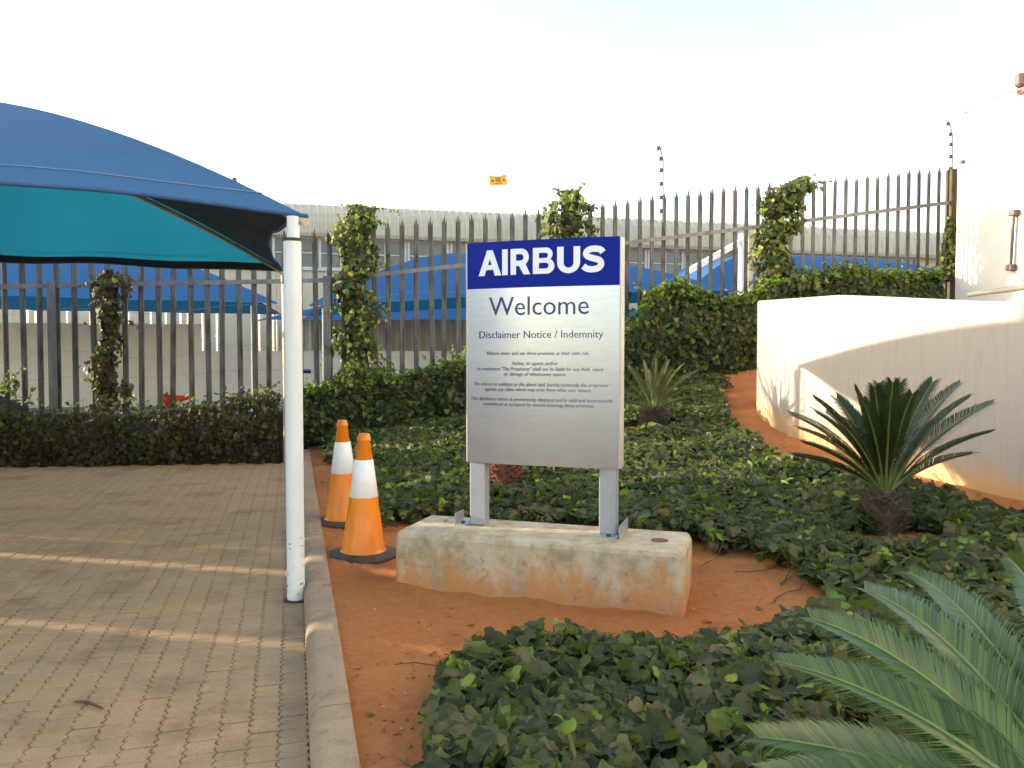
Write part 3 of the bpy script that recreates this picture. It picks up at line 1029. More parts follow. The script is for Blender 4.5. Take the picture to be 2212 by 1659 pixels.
for a, b in zip(knots[:-1], knots[1:]):
    off = Vector((.25, -1, 0)).normalized() * .035
    pa = Vector((a, fence_y(a) - 12, fence_z(RAILX, a))) + off
    pb = Vector((b, fence_y(b) - 12, fence_z(RAILX, b))) + off
    r = MB().bar(pa, pb, .006, .062)
    r.bar(pa + Vector((.0, .02, .028)), pb + Vector((0, .02, .028)), .045, .006)
    r.build('rail', MAT['steel'], fence)
    r = MB().bar(pa + Vector((0, 0, -1.9)), pb + Vector((0, 0, -1.9)), .006, .062)
    r.build('rail', MAT['steel'], fence)
for px in (121, 236, 710, 778, 1232, 1672):
    u = (px - CX) / FPX; X = 12 * u / (1 - .25 * u)
    zt = fence_z(RAILX, X) + .05
    mb = MB()
    mb.box((X, fence_y(X) - 12.075, zt / 2), (.105, .008, zt), rz=rzf).box((X, fence_y(X) - 12.035, zt / 2), (.008, .07, zt), rz=rzf).box((X, fence_y(X) - 11.995, zt / 2), (.105, .008, zt), rz=rzf)
    mb.build('fence_post', MAT['steel'], fence)
# rusty end column against the building
uE = (2050 - CX) / FPX; XE = 12 * uE / (1 - .25 * uE)
zE = at(2050, 367, fence_y(XE)).z
endp = tag(MB().box((0, 0, zE / 2), (.17, .17, zE), rz=.15, bev=.008).build('end_column', MAT['rust']), 'rusty square end column where fence meets the white building', 'column')
endp.location = (XE + .0, fence_y(XE), 0)
# three slack wires behind the pales
for dz, sg_ in ((-.35, .05), (-.95, .08), (-1.25, .03), (-1.75, .06)):
    pts = []
    for k in range(60):
        X = -11 + k * (XE + 11) / 59
        pts.append((X, fence_y(X) - 12 + .07, fence_z(RAILX, X) + dz + sg_ * math.sin(k * .9)))
    MB().tube(pts, .0022, 4, False).build('strand', MAT['wire'], fence)

# added unseen blockers left of view: keep low sun off paving, gaps pass streaks
SROT = -math.atan(0.2126)
for (c0, c1, lab) in ((-14.0, 3.36, 'long added sun blocker out of view left of the paving'), (3.415, 4.475, 'narrow added sun blocker between two light gaps left of the paving'), (4.57, 5.02, 'slim added sun blocker between two light gaps left of the paving'), (5.04, 6.6, 'square added sun blocker at the fence left of the paving')):
    ctr = Matrix.Rotation(SROT, 3, 'Z') @ Vector((-13.6, .978 * (c0 + c1) / 2, 0))
    ob = tag(empty('added_sun_blocker', tuple(ctr), SROT), lab, 'building')
    MB().box((0, 0, 2.3), (3, .978 * (c1 - c0), 4.7)).build('wall', MAT['cream_wall'], ob)
    MB().box((0, 0, 4.72), (3.1, .978 * (c1 - c0) + .02, .12)).build('roof', MAT['cladding'], ob)

# ------------------------------------------------------------------ electric fence on top
ef = tag(empty('electric_fence', (0, 12, 0)), 'thin electric fence wires with bent insulator rods above the palisade', 'electric fence')
rods = []
for px, ybase, ytop, bend in ((515, 470, 384, -6), (1432, 440, 316, -7), (2057, 372, 263, -7)):
    u = (px - CX) / FPX; X = 12 * u / (1 - .25 * u); Y = fence_y(X)
    b_, k_, t_ = at(px, ybase + 40, Y), at(px, ytop + 30, Y), at(px + bend, ytop, Y)
    off = Vector((0, -12, 0))
    rod = MB().tube([b_ + off, k_ + off, t_ + off], .013, 8).build('rod', MAT['steel'], ef)
    hs = []
    L_ = [k_.lerp(t_, .85), k_.lerp(t_, .1)] + [k_.lerp(b_, f) for f in (.16, .38, .60, .82)]
    for p in L_:
        c = p + off + Vector((-.035, 0, 0))
        MB().lathe([(0, -.03), (.018, -.03), (.026, -.012), (.018, 0), (.026, .012), (.018, .03), (0, .03)], 10, c).build('insulator', MAT['black_plastic'], rod)
        hs.append(c)
    rods.append(hs)
left = [Vector((-11.5, fence_y(-11.5) - 12, h.z - .1)) for h in rods[0]]
for i in range(6):
    seq = [left[i]] + [r[i] for r in rods]
    pts = []
    for a, b in zip(seq[:-1], seq[1:]):
        for k in range(12):
            q = a.lerp(b, k / 12); q.z -= .03 * 4 * (k / 12) * (1 - k / 12); pts.append(q)
    pts.append(seq[-1])
    MB().tube(pts, .0013, 4, False).build('wire', MAT['wire'], ef)
# yellow warning plate hung on the wires
c = at(1076, 389, fence_y(-.21) - .02)
ys = tag(empty('warning_sign', tuple(c), rzf), 'small yellow warning plate hanging on the electric fence wires', 'sign')
ys.rotation_euler = (0, math.radians(-6), rzf)
W2, H2 = .135, .078
poly = [(-W2, -H2), (W2, -H2), (W2, H2), (W2 * .66, H2), (W2 * .5, H2 * .76), (-W2 * .45, H2 * .76), (-W2 * .6, H2), (-W2, H2)]
Mx = Matrix(((1, 0, 0, 0), (0, 0, 1, 0), (0, 1, 0, 0), (0, 0, 0, 1)))
MB().prism(poly, -.002, .002, Mx).build('plate', MAT['yellow_sign'], ys)
mk = MB()
for (x, z, w, h) in ((0, .032, .085, .011), (.002, .015, .075, .010), (0, -.002, .08, .010), (.004, -.018, .07, .008), (0, -.05, .11, .007)):
    mk.box((x, -.004, z), (w, .002, h))
for sx in (-1, 1):
    mk.add([(sx * .088 - .022, -.0045, -.018), (sx * .088 + .022, -.0045, -.018), (sx * .088, -.0045, .022)], [(0, 1, 2)])
mk.build('printing', MAT['brown_print'], ys)
for sx in (-1, 1):
    MB().tube([(sx * W2 * .8, -.003, H2 * .6), (sx * W2 * .8, -.003, H2 * 1.3)], .003, 6).build('hook', MAT['wire'], ys)

# ------------------------------------------------------------------ leaves
_half = [(.16, -.12), (.33, -.11), (.47, .03), (.50, .15), (.40, .27), (.355, .37), (.365, .50), (.28, .63), (.15, .76), (.06, .90)]
_z = lambda x, y: .20 * abs(x) - .22 * x * x - .12 * max(0, y - .45) ** 1.3 + .035 * math.sin(9 * y + 3 * x)
_lv = [(0, 0, 0), (0, .45, .0), (0, 1, -.1)] + [(x, y, _z(x, y)) for x, y in _half] + [(-x, y, _z(-x, y)) for x, y in _half]
_nh = len(_half)
_lf = []
for _b, _fl in ((3, False), (3 + _nh, True)):
    _t = [(0, _b + k, _b + k + 1) for k in range(4)] + [(0, _b + 4, 1)] + [(1, _b + k, _b + k + 1) for k in range(4, _nh - 1)] + [(1, _b + _nh - 1, 2)]
    _lf += [t[::-1] if _fl else t for t in _t]
LEAF = {
    2: (np.array(_lv, float) - np.array([0, .3, 0]), np.array(_lf)),
    1: (np.array([(0, 0, 0), (0, 1, -.06), (.46, .08, .1), (.34, .55, .08), (-.46, .08, .1), (-.34, .55, .08)], float) - np.array([0, .35, 0]),
        np.array([(0, 2, 3), (0, 3, 1), (0, 5, 4), (0, 1, 5)])),
}


def leaves(name, P, Nn, size, tint, lod, mat, parent=None, droop=None):
    P = np.asarray(P, float); n = len(P)
    if n == 0: return None
    Nn = Nn / np.linalg.norm(Nn, axis=1, keepdims=True)
    t = rng.normal(size=(n, 3))
    if droop is not None: t += np.asarray(droop) * 1.6
    T = t - (t * Nn).sum(1, keepdims=True) * Nn
    T /= np.linalg.norm(T, axis=1, keepdims=True)
    B = np.cross(T, Nn)
    lv, lf = LEAF[lod]
    k = len(lv)
    fold = rng.uniform(.2, 2.2, (n, 1, 1))
    wid = rng.uniform(.85, 1.25, (n, 1, 1))
    V = P[:, None] + size[:, None, None] * (lv[None, :, 0:1] * wid * B[:, None] + lv[None, :, 1:2] * T[:, None] + lv[None, :, 2:3] * fold * Nn[:, None])
    F = (lf[None] + (np.arange(n) * k)[:, None, None]).reshape(-1, 3)
    me = mesh_np(name, V.reshape(-1, 3), F, lod == 2)
    a = me.attributes.new('tint', 'FLOAT', 'POINT')
    a.data.foreach_set('value', np.clip(np.repeat(tint, k) + np.tile(np.array([.10, .06, -.03] + [0.0] * (k - 3)) if lod == 2 else np.zeros(k), n) + rng.normal(0, .03, n * k), 0, 1).astype(np.float32))
    return link(name, me, mat, parent)


def tints(n, bright=0.05, yellow=0.01):
    t = rng.beta(1.15, 1.9, n) * 0.83
    r = rng.random(n)
    t = np.where(r < bright, rng.uniform(.88, .965, n), t)
    t = np.where(r > 1 - yellow, rng.uniform(.97, 1.0, n), t)
    return t


def vnoise(x, y, s, seed=0):
    return (np.sin(x * s + seed) * np.cos(y * s * 1.13 + seed * 2) + np.sin((x + y) * s * .61 + seed * 3) * np.cos((x - y) * s * .77 + 1)) * .5


SOIL_A = [(560, 960), (700, 960), (722, 1000), (770, 1060), (800, 1100), (835, 1128), (880, 1120), (930, 1106), (1500, 1166), (1600, 1182), (1700, 1215),
          (1775, 1262), (1790, 1300), (1740, 1335), (1660, 1372), (1480, 1388), (1370, 1392), (1250, 1382), (1100, 1392), (990, 1432), (945, 1490), (925, 1560), (915, 1659), (905, 1800), (500, 1800)]
SOIL_B = [(1560, 842), (1566, 905), (1615, 952), (1690, 995), (1800, 1022), (1900, 1030), (2000, 1056), (2100, 1096), (2212, 1132), (2500, 1240), (2500, 1000), (1900, 900), (1640, 830)]


def soil_mask(P):
    """True where soil is bare"""
    pp, _ = proj(P)
    j = pp + np.stack([vnoise(P[:, 0], P[:, 1], 11) * 22, vnoise(P[:, 1], P[:, 0], 13, 2) * 12], -1)
    m = in_poly(j, SOIL_A) | in_poly(j, SOIL_B)
    for (cx, cy, rx, ry) in ((1405, 925, 78, 17), (1940, 1160, 120, 32), (1092, 1092, 40, 14)):
        m |= ((j[:, 0] - cx) / rx) ** 2 + ((j[:, 1] - cy) / ry) ** 2 < 1
    return m


def ivy_ground(n, box, size, lod, name, hbase):
    X = rng.uniform(box[0], box[1], n); Y = rng.uniform(box[2], box[3], n)
    Z = ground(X, Y)
    P = np.stack([X, Y, Z], -1)
    ok = (X > kerb_x(Y) + .1) & (Y < fence_y(X) - .1) & ~soil_mask(P + np.array([0, 0, .06]))
    # right of the curved wall there is no garden
    ok &= ~((Y > 4) & (X > 3.12 + .252 * (8.3 - Y) - .02) & (Y < 9.9)) & ~((Y >= 9.7) & (X > 3.1))
    pp, zc = proj(P)
    ok &= (pp[:, 0] > -150) & (pp[:, 0] < 2600) & (pp[:, 1] < 2000)
    P = P[ok]
    n = len(P)
    hgt = hbase * (0.75 + .5 * vnoise(P[:, 0], P[:, 1], 4.3, 1)) + .02
    thin = vnoise(P[:, 0] + 3, P[:, 1], 2.7, 4) + .6 * vnoise(P[:, 1], P[:, 0], 7.1, 1)
    keep = rng.random(n) < np.clip(1.15 + .9 * thin, .28, 1)
    P, hgt = P[keep], hgt[keep]; n = len(P)
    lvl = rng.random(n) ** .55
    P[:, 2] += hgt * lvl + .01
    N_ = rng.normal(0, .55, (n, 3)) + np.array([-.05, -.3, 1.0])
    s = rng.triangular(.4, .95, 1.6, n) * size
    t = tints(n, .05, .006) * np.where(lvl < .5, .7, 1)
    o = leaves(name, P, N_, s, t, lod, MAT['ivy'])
    return o


o = ivy_ground(21000, (-.9, 3.2, 1.4, 4.4), .068, 2, 'ivy_ground_cover', .12)
tag(o, 'low bed of dark ivy in the near foreground', 'ground cover', kind='stuff')
o = ivy_ground(24000, (-1.4, 4.2, 4.4, 6.6), .068, 2, 'ivy_ground_cover', .13)
tag(o, 'ivy bed around the block and the larger cycad', 'ground cover', kind='stuff')
o = ivy_ground(52000, (-2.6, 4.2, 6.6, 11.9), .070, 1, 'ivy_ground_cover', .13)
tag(o, 'carpet of dark ivy farther back towards the fence', 'ground cover', kind='stuff')


mb = MB()
for k in range(330):
    x, y = random.uniform(-2.2, 3.2), random.uniform(2.2, 9.5)
    pts = []
    a_ = random.uniform(0, 6.28)
    for q in range(6):
        if not (kerb_x(y) + .1 < x < 2.9 + .25 * (8.3 - y)): break
        pts.append(Vector((x, y, float(ground(x, y)) + random.uniform(.015, .10))))
        a_ += random.gauss(0, .5); x += .09 * math.cos(a_); y += .09 * math.sin(a_)
    if len(pts) < 4: continue
    sm = soil_mask(np.array([tuple(p) for p in pts]))
    if sm.all() or abs(pts[0].x - .15) < 1.0 and abs(pts[0].y - 4.41) < .6: continue
    pts = [Vector((p.x, p.y, float(ground(p.x, p.y)) + .012)) if b else p for p, b in zip(pts, sm)]
    mb.tube(pts, [.0035, .0035, .003, .003, .0025, .002][:len(pts)], 4, False)
tag(mb.build('ivy_stems', MAT['bark'], None), 'thin brown ivy runners among the ground cover', 'ivy stems', kind='stuff')


def hedge(name, label, X0_, X1_, topf, frontf, basef, n, size, mat, bright, core=True, lodv=1, parent_label=None):
    root = tag(empty(name, (0.5 * (X0_ + X1_), fence_y(.5 * (X0_ + X1_)), 0)), label, 'hedge', 'ivy hedges along the fence')
    base = Vector(root.location)
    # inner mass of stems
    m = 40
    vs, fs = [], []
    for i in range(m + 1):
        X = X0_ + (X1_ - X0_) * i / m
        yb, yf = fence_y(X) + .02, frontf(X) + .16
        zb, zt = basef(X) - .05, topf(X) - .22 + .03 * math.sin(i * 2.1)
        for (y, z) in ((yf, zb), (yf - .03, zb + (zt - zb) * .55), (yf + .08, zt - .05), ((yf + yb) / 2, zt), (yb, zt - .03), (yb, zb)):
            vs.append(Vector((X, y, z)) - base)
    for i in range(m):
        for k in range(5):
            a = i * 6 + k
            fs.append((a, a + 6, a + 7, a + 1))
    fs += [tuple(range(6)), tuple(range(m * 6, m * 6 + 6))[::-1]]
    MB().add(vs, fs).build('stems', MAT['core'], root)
    X = rng.uniform(X0_, X1_, n)
    top = np.array([topf(x) for x in X]); fr = np.array([frontf(x) for x in X]); bs2 = np.array([basef(x) for x in X])
    wob = .07 * vnoise(X, X * 0, 5.0) 
    yb = fence_y(X)
    q = rng.random(n)
    front = q < .68
    zz = bs2 + (top - bs2) * rng.random(n) ** .9
    bul = .10 * np.sin((zz - bs2) / np.maximum(top - bs2, .05) * np.pi)
    clump = .09 * vnoise(X, zz, 6.5, 3)
    Y = np.where(front, fr + .12 - bul - clump - np.abs(rng.normal(0, .06, n)) + .05, fr + (yb - fr) * rng.random(n) + .02)
    Z = np.where(front, zz, top - .1 + clump + rng.normal(0, .07, n) + wob)
    N_ = np.where(front[:, None], np.array([-.1, -1, .45]), np.array([-.1, -.35, 1.0])) + rng.normal(0, .45, (n, 3))
    P = np.stack([X, Y, Z], -1) - np.array(base)
    t = tints(n, bright, .01)
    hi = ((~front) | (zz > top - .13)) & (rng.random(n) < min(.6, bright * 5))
    t = np.where(hi, rng.uniform(.88, .96, n), t)  # top leaves tinted brighter to paint sunlight along the hedge
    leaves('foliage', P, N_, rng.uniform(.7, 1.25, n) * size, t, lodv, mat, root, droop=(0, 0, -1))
    return root


def fx(px):
    u = (px - CX) / FPX
    return 12 * u / (1 - .25 * u)


def topfun(T):
    xs = [fx(p) for p, _ in T]
    zs = [at(p, y, fence_y(fx(p)) - .15).z for p, y in T]
    return lambda X: float(np.interp(X, xs, zs))


tf1 = topfun([(-600, 850), (-30, 812), (30, 822), (80, 868), (150, 885), (330, 880), (440, 876), (520, 858), (600, 850), (680, 838), (700, 836)])
hedge('ivy_hedge', 'dusty brown green hedge along the far edge of the paving', -11.5, fx(672), tf1, lambda X: paving_end(X) - .07 + .05 * math.sin(X * 3), lambda X: 0.0, 11000, .055, MAT['hedge_leaf'], .02)
hedge('ivy_hedge', 'taller dusty hedge added out of view as sun blocker along the fence', -11.6, -7.7, lambda X: 1.95 + .1 * math.sin(X * 2), lambda X: paving_end(X) + .1, lambda X: 0.0, 3500, .09, MAT['hedge_leaf'], .02)  # added outside the view, tall enough to block low sun from the paving
tf2 = topfun([(640, 842), (720, 830), (760, 800), (800, 796), (860, 812), (930, 792), (1010, 780), (1130, 778), (1250, 760), (1340, 705), (1350, 700)])
def front2(X): return fence_y(X) - .75 + .06 * math.sin(X * 4)
hedge('ivy_hedge', 'dark ivy hedge at the fence foot between cones and sign', fx(664), fx(1345), tf2, front2, lambda X: float(ground(X, front2(X))), 9000, .072, MAT['ivy'], .06)
tf3 = topfun([(1340, 705), (1365, 690), (1392, 632), (1440, 612), (1500, 632), (1545, 648), (1600, 640), (1650, 612), (1750, 592), (1830, 585), (1920, 596), (2000, 588), (2060, 578)])
def front3(X): return fence_y(X) - .55 + .07 * math.sin(X * 3.1)
hedge('ivy_hedge', 'tall ivy bank over the fence foot behind the curved wall', fx(1338), 7.25, tf3, front3, lambda X: float(ground(X, front3(X))), 15000, .078, MAT['ivy'], .09)


def shoot(parent, P, N_, S, p0, p1, n, sag, size):
    """one trailing stem with leaves along it"""
    p0, p1 = Vector(p0), Vector(p1)
    pts = []
    for k in range(7):
        q = p0.lerp(p1, k / 6); q.z += sag * 4 * (k / 6) * (1 - k / 6); pts.append(q)
    MB().tube(pts, [.004 - .0004 * k for k in range(7)], 4, False).build('trailing_stem', MAT['bark'], parent)
    for k in range(n):
        t = (k + random.random()) / n
        q = p0.lerp(p1, t); q.z += sag * 4 * t * (1 - t)
        P.append((q.x + random.gauss(0, .015), q.y + random.gauss(0, .02), q.z + random.gauss(0, .015)))
        N_.append((random.gauss(-.3, .6), random.gauss(-.8, .4), random.gauss(.3, .5)))
        S.append(size * (1 - .55 * t))


def ivy_column(label, spine, n, size, shoots, bright=.14, mat=None):
    """spine: list of (px, py, half width px); a fence post buried in climbing ivy"""
    xm = fx(spine[-1][0])
    root = tag(empty('climbing_ivy', (xm, fence_y(xm) - .08, 0)), label, 'climbing plant', 'ivy columns climbing the fence posts')
    base = Vector(root.location)
    ys = [s[1] for s in spine]
    Yd = fence_y(xm) - .08
    def sp(y):
        px = np.interp(y, ys, [s[0] for s in spine]); w = np.interp(y, ys, [s[2] for s in spine])
        return px, w
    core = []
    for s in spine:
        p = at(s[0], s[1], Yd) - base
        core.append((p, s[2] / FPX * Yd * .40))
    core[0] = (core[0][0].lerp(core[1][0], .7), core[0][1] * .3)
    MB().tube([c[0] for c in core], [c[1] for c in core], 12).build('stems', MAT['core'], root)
    y = rng.uniform(ys[0], ys[-1], n)
    ns = 9
    ph = rng.uniform(0, 10)
    P, N_ = np.zeros((n, 3)), np.zeros((n, 3))
    a = rng.uniform(0, 2 * np.pi, n)
    px, w = sp(y)
    lump = .92 + .30 * np.sin(y * .055 + ph + 2 * np.cos(a)) + .20 * np.sin(y * .13 + a * 3)
    r = w / FPX * Yd * lump * (1 - .45 * rng.random(n) ** 2)
    stray = rng.random(n) < .07
    r = np.where(stray, r * rng.uniform(1.1, 1.5, n), r)
    topf = np.clip((y - ys[0]) / 30, 0, 1)
    r *= (.35 + .65 * topf)
    cx = (px - CX) / FPX * Yd
    zz = np.array([at(1106, yy, Yd).z for yy in y])
    P = np.stack([cx + r * np.cos(a), Yd + r * .8 * np.sin(a), zz], -1) - np.array(base)
    N_ = np.stack([np.cos(a), np.sin(a) - .2, .35 + 0 * a], -1) + rng.normal(0, .45, (n, 3))
    t = tints(n, bright, .02)
    Pl, Nl, Sl = list(map(tuple, P)), list(map(tuple, N_)), list(rng.uniform(.65, 1.25, n) * size)
    for (x0, y0, x1, y1, k, sag) in shoots:
        shoot(root, Pl, Nl, Sl, at(x0, y0, Yd - .1) - base, at(x1, y1, Yd - .12) - base, k, sag, size)
    t = np.concatenate([t, np.where(rng.random(len(Pl) - n) < .4, rng.uniform(.86, 1, len(Pl) - n), rng.uniform(.3, .8, len(Pl) - n))])
    leaves('foliage', np.array(Pl), np.array(Nl), np.array(Sl), t, 2, mat or MAT['ivy'], root, droop=(0, 0, -1))
    return root


ivy_column('short dark ivy column on the fence below the carport roof', [(242, 585, 34), (238, 612, 42), (238, 655, 34), (242, 700, 18), (234, 740, 24), (228, 800, 34), (236, 850, 38), (236, 885, 46)], 850, .075,
           [(215, 600, 165, 625, 5, .02), (260, 600, 300, 608, 7, .0), (210, 700, 170, 705, 4, .02), (270, 690, 305, 712, 5, .0), (215, 830, 165, 820, 6, .02)], .05, MAT['hedge_leaf'])
ivy_column('tall bright ivy column between the carport post and sign', [(772, 446, 40), (778, 470, 50), (768, 510, 44), (772, 560, 40), (768, 610, 36), (772, 660, 42), (770, 720, 44), (775, 770, 48), (780, 830, 60)], 2100, .078,
           [(790, 452, 868, 462, 12, .04), (745, 480, 720, 520, 6, .02), (800, 640, 850, 690, 9, .03), (740, 660, 700, 680, 7, .02), (735, 740, 688, 790, 9, .02), (810, 590, 852, 560, 5, .0), (760, 450, 735, 440, 5, .02)], .17)
ivy_column('ivy column rising directly behind the top of the sign', [(1225, 415, 36), (1232, 440, 50), (1230, 490, 50), (1235, 560, 46), (1232, 650, 44), (1232, 790, 55)], 1500, .085,
           [(1210, 420, 1190, 405, 5, .02), (1240, 420, 1268, 392, 7, .01), (1270, 450, 1312, 445, 6, -.02), (1260, 480, 1300, 470, 6, .0), (1190, 470, 1168, 500, 8, .0), (1180, 500, 1160, 518, 9, .0)], .12)
ivy_column('leaning ivy column on the fence above the curved wall', [(1728, 386, 30), (1712, 408, 52), (1690, 440, 46), (1672, 480, 44), (1664, 530, 40), (1672, 570, 46), (1682, 615, 62), (1690, 660, 70)], 2100, .082,
           [(1730, 395, 1768, 370, 9, .0), (1735, 402, 1800, 392, 12, .01), (1640, 500, 1612, 520, 6, .02), (1720, 470, 1752, 490, 6, .0), (1640, 600, 1590, 640, 10, .02)], .16)
ivy_column('thin ivy climbing the rusty end column beside the building', [(2046, 470, 8), (2046, 500, 12), (2040, 540, 14), (2046, 575, 20), (2046, 605, 30)], 420, .075,
           [(2036, 560, 2022, 590, 6, .0)], .14)
# loose sprigs standing out of the hedges
sprigs = tag(empty('ivy_sprigs', (0, 12, 0)), 'loose ivy sprigs sticking up out of the hedge tops', 'ivy sprigs')
sb_ = Vector((0, 12, 0))
Pl, Nl, Sl = [], [], []
for (x0, y0, x1, y1, k, sg_) in ((530, 860, 575, 830, 9, .0), (560, 855, 605, 825, 9, .0), (430, 870, 395, 850, 5, 0), (150, 880, 185, 862, 6, 0), (20, 830, 50, 790, 12, 0), (8, 850, 12, 812, 14, 0), (30, 850, 34, 815, 14, 0), (60, 870, 70, 836, 10, 0), (40, 840, 20, 800, 10, 0),
                                (820, 810, 848, 780, 7, 0), (930, 800, 912, 765, 7, 0), (985, 795, 975, 745, 9, 0), (1000, 790, 1008, 740, 8, 0), (860, 815, 835, 795, 6, 0), (620, 850, 650, 825, 6, 0),
                                (1400, 640, 1365, 612, 12, .02), (1420, 630, 1440, 604, 14, 0), (1470, 630, 1490, 612, 10, 0), (1560, 650, 1600, 628, 12, 0), (1545, 655, 1520, 640, 8, 0),
                                (1790, 595, 1822, 560, 12, 0), (1850, 590, 1880, 572, 10, 0), (1925, 600, 1950, 575, 8, 0), (1985, 590, 2010, 572, 10, 0)):
    Yd = fence_y(fx(x0)) - .25
    shoot(sprigs, Pl, Nl, Sl, at(x0, y0, Yd) - sb_, at(x1, y1, Yd - .03) - sb_, k, .01, .075)
leaves('foliage', np.array(Pl), np.array(Nl), np.array(Sl), np.where(rng.random(len(Pl)) < .45, rng.uniform(.86, 1, len(Pl)), rng.uniform(.3, .8, len(Pl))), 2, MAT['ivy'], sprigs, droop=(0, 0, -.5))

# ------------------------------------------------------------------ curved plaster wall
path = [(4.6, 10.75), (4.0, 10.72), (3.55, 10.55), (3.25, 10.25), (3.08, 9.9), (3.0, 9.45), (3.0, 9.0), (3.06, 8.55)]
Yq = 8.2
while Yq > -1.2:
    path.append((3.145 + .252 * (8.2 - Yq), Yq)); Yq -= .35
TW = [(1600, 655), (1632, 650), (1700, 645), (1810, 637), (2212, 655), (3000, 690)]
cwall = tag(empty('curved_wall', (3.1, 9, 0)), 'low curved white plaster wall rising from the red soil path', 'wall')
cb = Vector((3.1, 9, 0))


def wall_top(x, y):
    if y > 9.9: return wall_top(3.08, 9.9)
    px = min(CX + FPX * x / max(y, .8), 2400)
    if px > 2212: return wall_top(3.70, 5.80)
    return at(px, interp(TW, px), y).z


vs, foot, fs = [], [], []
m = 9
n = len(path)
for i, (x, y) in enumerate(path):
    a = Vector(path[max(i - 1, 0)]); b = Vector(path[min(i + 1, n - 1)])
    d = (b - a).normalized(); nr = Vector((d.y, -d.x))        # points to the front (left) side?
    if nr.x > 0 and i > 4: nr = -nr
    zt = wall_top(x, y); zb = float(ground(min(x, 4), y)) - .12
    for k in range(m):
        z = zb + (zt - .02 - zb) * k / (m - 1)
        vs.append((x - cb.x, y - cb.y, z)); foot.append(max(0, z - zb - .12))
    for (o_, z) in ((.02, zt), (.20, zt), (.22, zt - .02), (.22, zb)):
        vs.append((x - nr.x * o_ - cb.x, y - nr.y * o_ - cb.y, z)); foot.append(1.5)
mm = m + 4
for i in range(n - 1):
    for k in range(mm - 1):
        fs.append((i * mm + k, i * mm + k + 1, (i + 1) * mm + k + 1, (i + 1) * mm + k))
fs += [tuple(range(mm)), tuple(range((n - 1) * mm, n * mm))[::-1]]
w = MB().add(vs, fs).mesh('wall_face')
at_ = w.attributes.new('foot', 'FLOAT', 'POINT'); at_.data.foreach_set('value', np.array(foot, np.float32))
link('wall_face', w, MAT['curved_wall'], cwall)
# ramp behind the wall
rp = [(3.3, 9.9), (3.4, 8.2), (5.5, -1), (12, -1), (12, 14), (7.4, 14.2), (3.5, 10.4)]
tag(link('ramp', mesh_np('ramp', [(x, y, 1.05) for x, y in rp], [tuple(range(len(rp)))]), MAT['ground']), kind='structure')
# handrail
h0, h1 = at(2094, 636, 9.6), at(2212, 621, 8.4)
dr = (h1 - h0)
h2 = h0 + dr * 4
hr = tag(empty('handrail', (h0.x, h0.y, 1.05)), 'steel tube handrail above the curved wall by the building', 'handrail')
hb = Vector((h0.x, h0.y, 1.05))
MB().tube([h0 - hb, h2 - hb], .031, 12).build('rail', MAT['rail_steel'], hr)
for t in (1.3, 3.7):
    q = h0 + dr * t - hb
    MB().tube([(q.x, q.y, 0), (q.x, q.y, q.z)], .02, 10).build('baluster', MAT['rail_steel'], hr)

# ------------------------------------------------------------------ white building on the right
bc = at(2063, 640, 13.1); bc.z = 0
bld = tag(empty('white_building', tuple(bc)), 'tall plain white building filling the right edge', 'building')
e2 = Vector((.25, -1, 0)).normalized()
e3 = Vector((1, .25, 0)).normalized()
q = [Vector((0, 0, 0)), e2 * 24, e2 * 24 + e3 * 8, e3 * 8]
MB().prism([(p.x, p.y) for p in q], -.05, 9.5).build('wall', MAT['white_wall'], bld)


def on_wall(px, py, out=.02):
    """point on the left face of the building"""
    u = (px - CX) / FPX
    # bc + e2*s, X = u*Y
    s = (u * bc.y - bc.x) / (e2.x - u * e2.y)
    P = bc + e2 * s
    z = at(px, py, P.y).z
    return Vector((P.x, P.y, z)) - bc - e3 * out


a, b = on_wall(2072, 244, .03), on_wall(2206, 197, .25)
MB().tube([a, b], .011, 8).build('brace_rod', MAT['brown_pipe'], bld)
c_ = on_wall(2208, 196, .1)
lm = MB(); lm.box(c_, (.12, .16, .10), rz=.2, bev=.01); lm.box(c_ + Vector((-.05, -.02, .14)), (.16, .14, .2), rz=.2, bev=.03)
lm.build('lamp_bracket', MAT['brown_pipe'], bld)
c_ = on_wall(2071, 350, .03); MB().box(c_, (.06, .07, .055), rz=.2, bev=.008).build('bracket', MAT['brown_pipe'], bld)
a, b = on_wall(2188, 460, .05), on_wall(2184, 578, .05)
pipe = MB().tube([a, b], .022, 10).build('pipe', MAT['brown_pipe'], bld)
for p in (a, b): MB().box(p, (.1, .12, .09), rz=.2, bev=.01).build('pipe_clip', MAT['brown_pipe'], pipe)

# ------------------------------------------------------------------ concrete block
BA = math.radians(-17.8)
bo = Vector((.175, 4.435, 0))
g0 = 0.0
blk = tag(empty('concrete_block', tuple(bo), BA), 'weathered concrete block carrying the sign, orange soil stains', 'concrete block')
BX, BYd, BZ = 1.62, .50, .345
bm_ = MB()
nx = 24
chm = .03
sec = [(-BYd / 2 - .012, -.12), (-BYd / 2, BZ - chm), (-BYd / 2 + chm * .35, BZ - chm * .3), (-BYd / 2 + chm, BZ), (BYd / 2 - chm, BZ), (BYd / 2 - chm * .35, BZ - chm * .3), (BYd / 2, BZ - chm), (BYd / 2 + .012, -.12)]
xsx = [-BX / 2, -BX / 2 + .012, -BX / 2 + .03] + [-BX / 2 + .03 + (BX - .06) * k / nx for k in range(1, nx)] + [BX / 2 - .03, BX / 2 - .012, BX / 2]
vs, fs = [], []
for xi, x in enumerate(xsx):
    e = .03 if xi in (0, len(xsx) - 1) else (.010 if xi in (1, len(xsx) - 2) else 0)
    for (y, z) in sec:
        vs.append((x, y * (1 - e * 2 / BYd), z - (e if z > 0.1 else 0)))
k = len(sec)
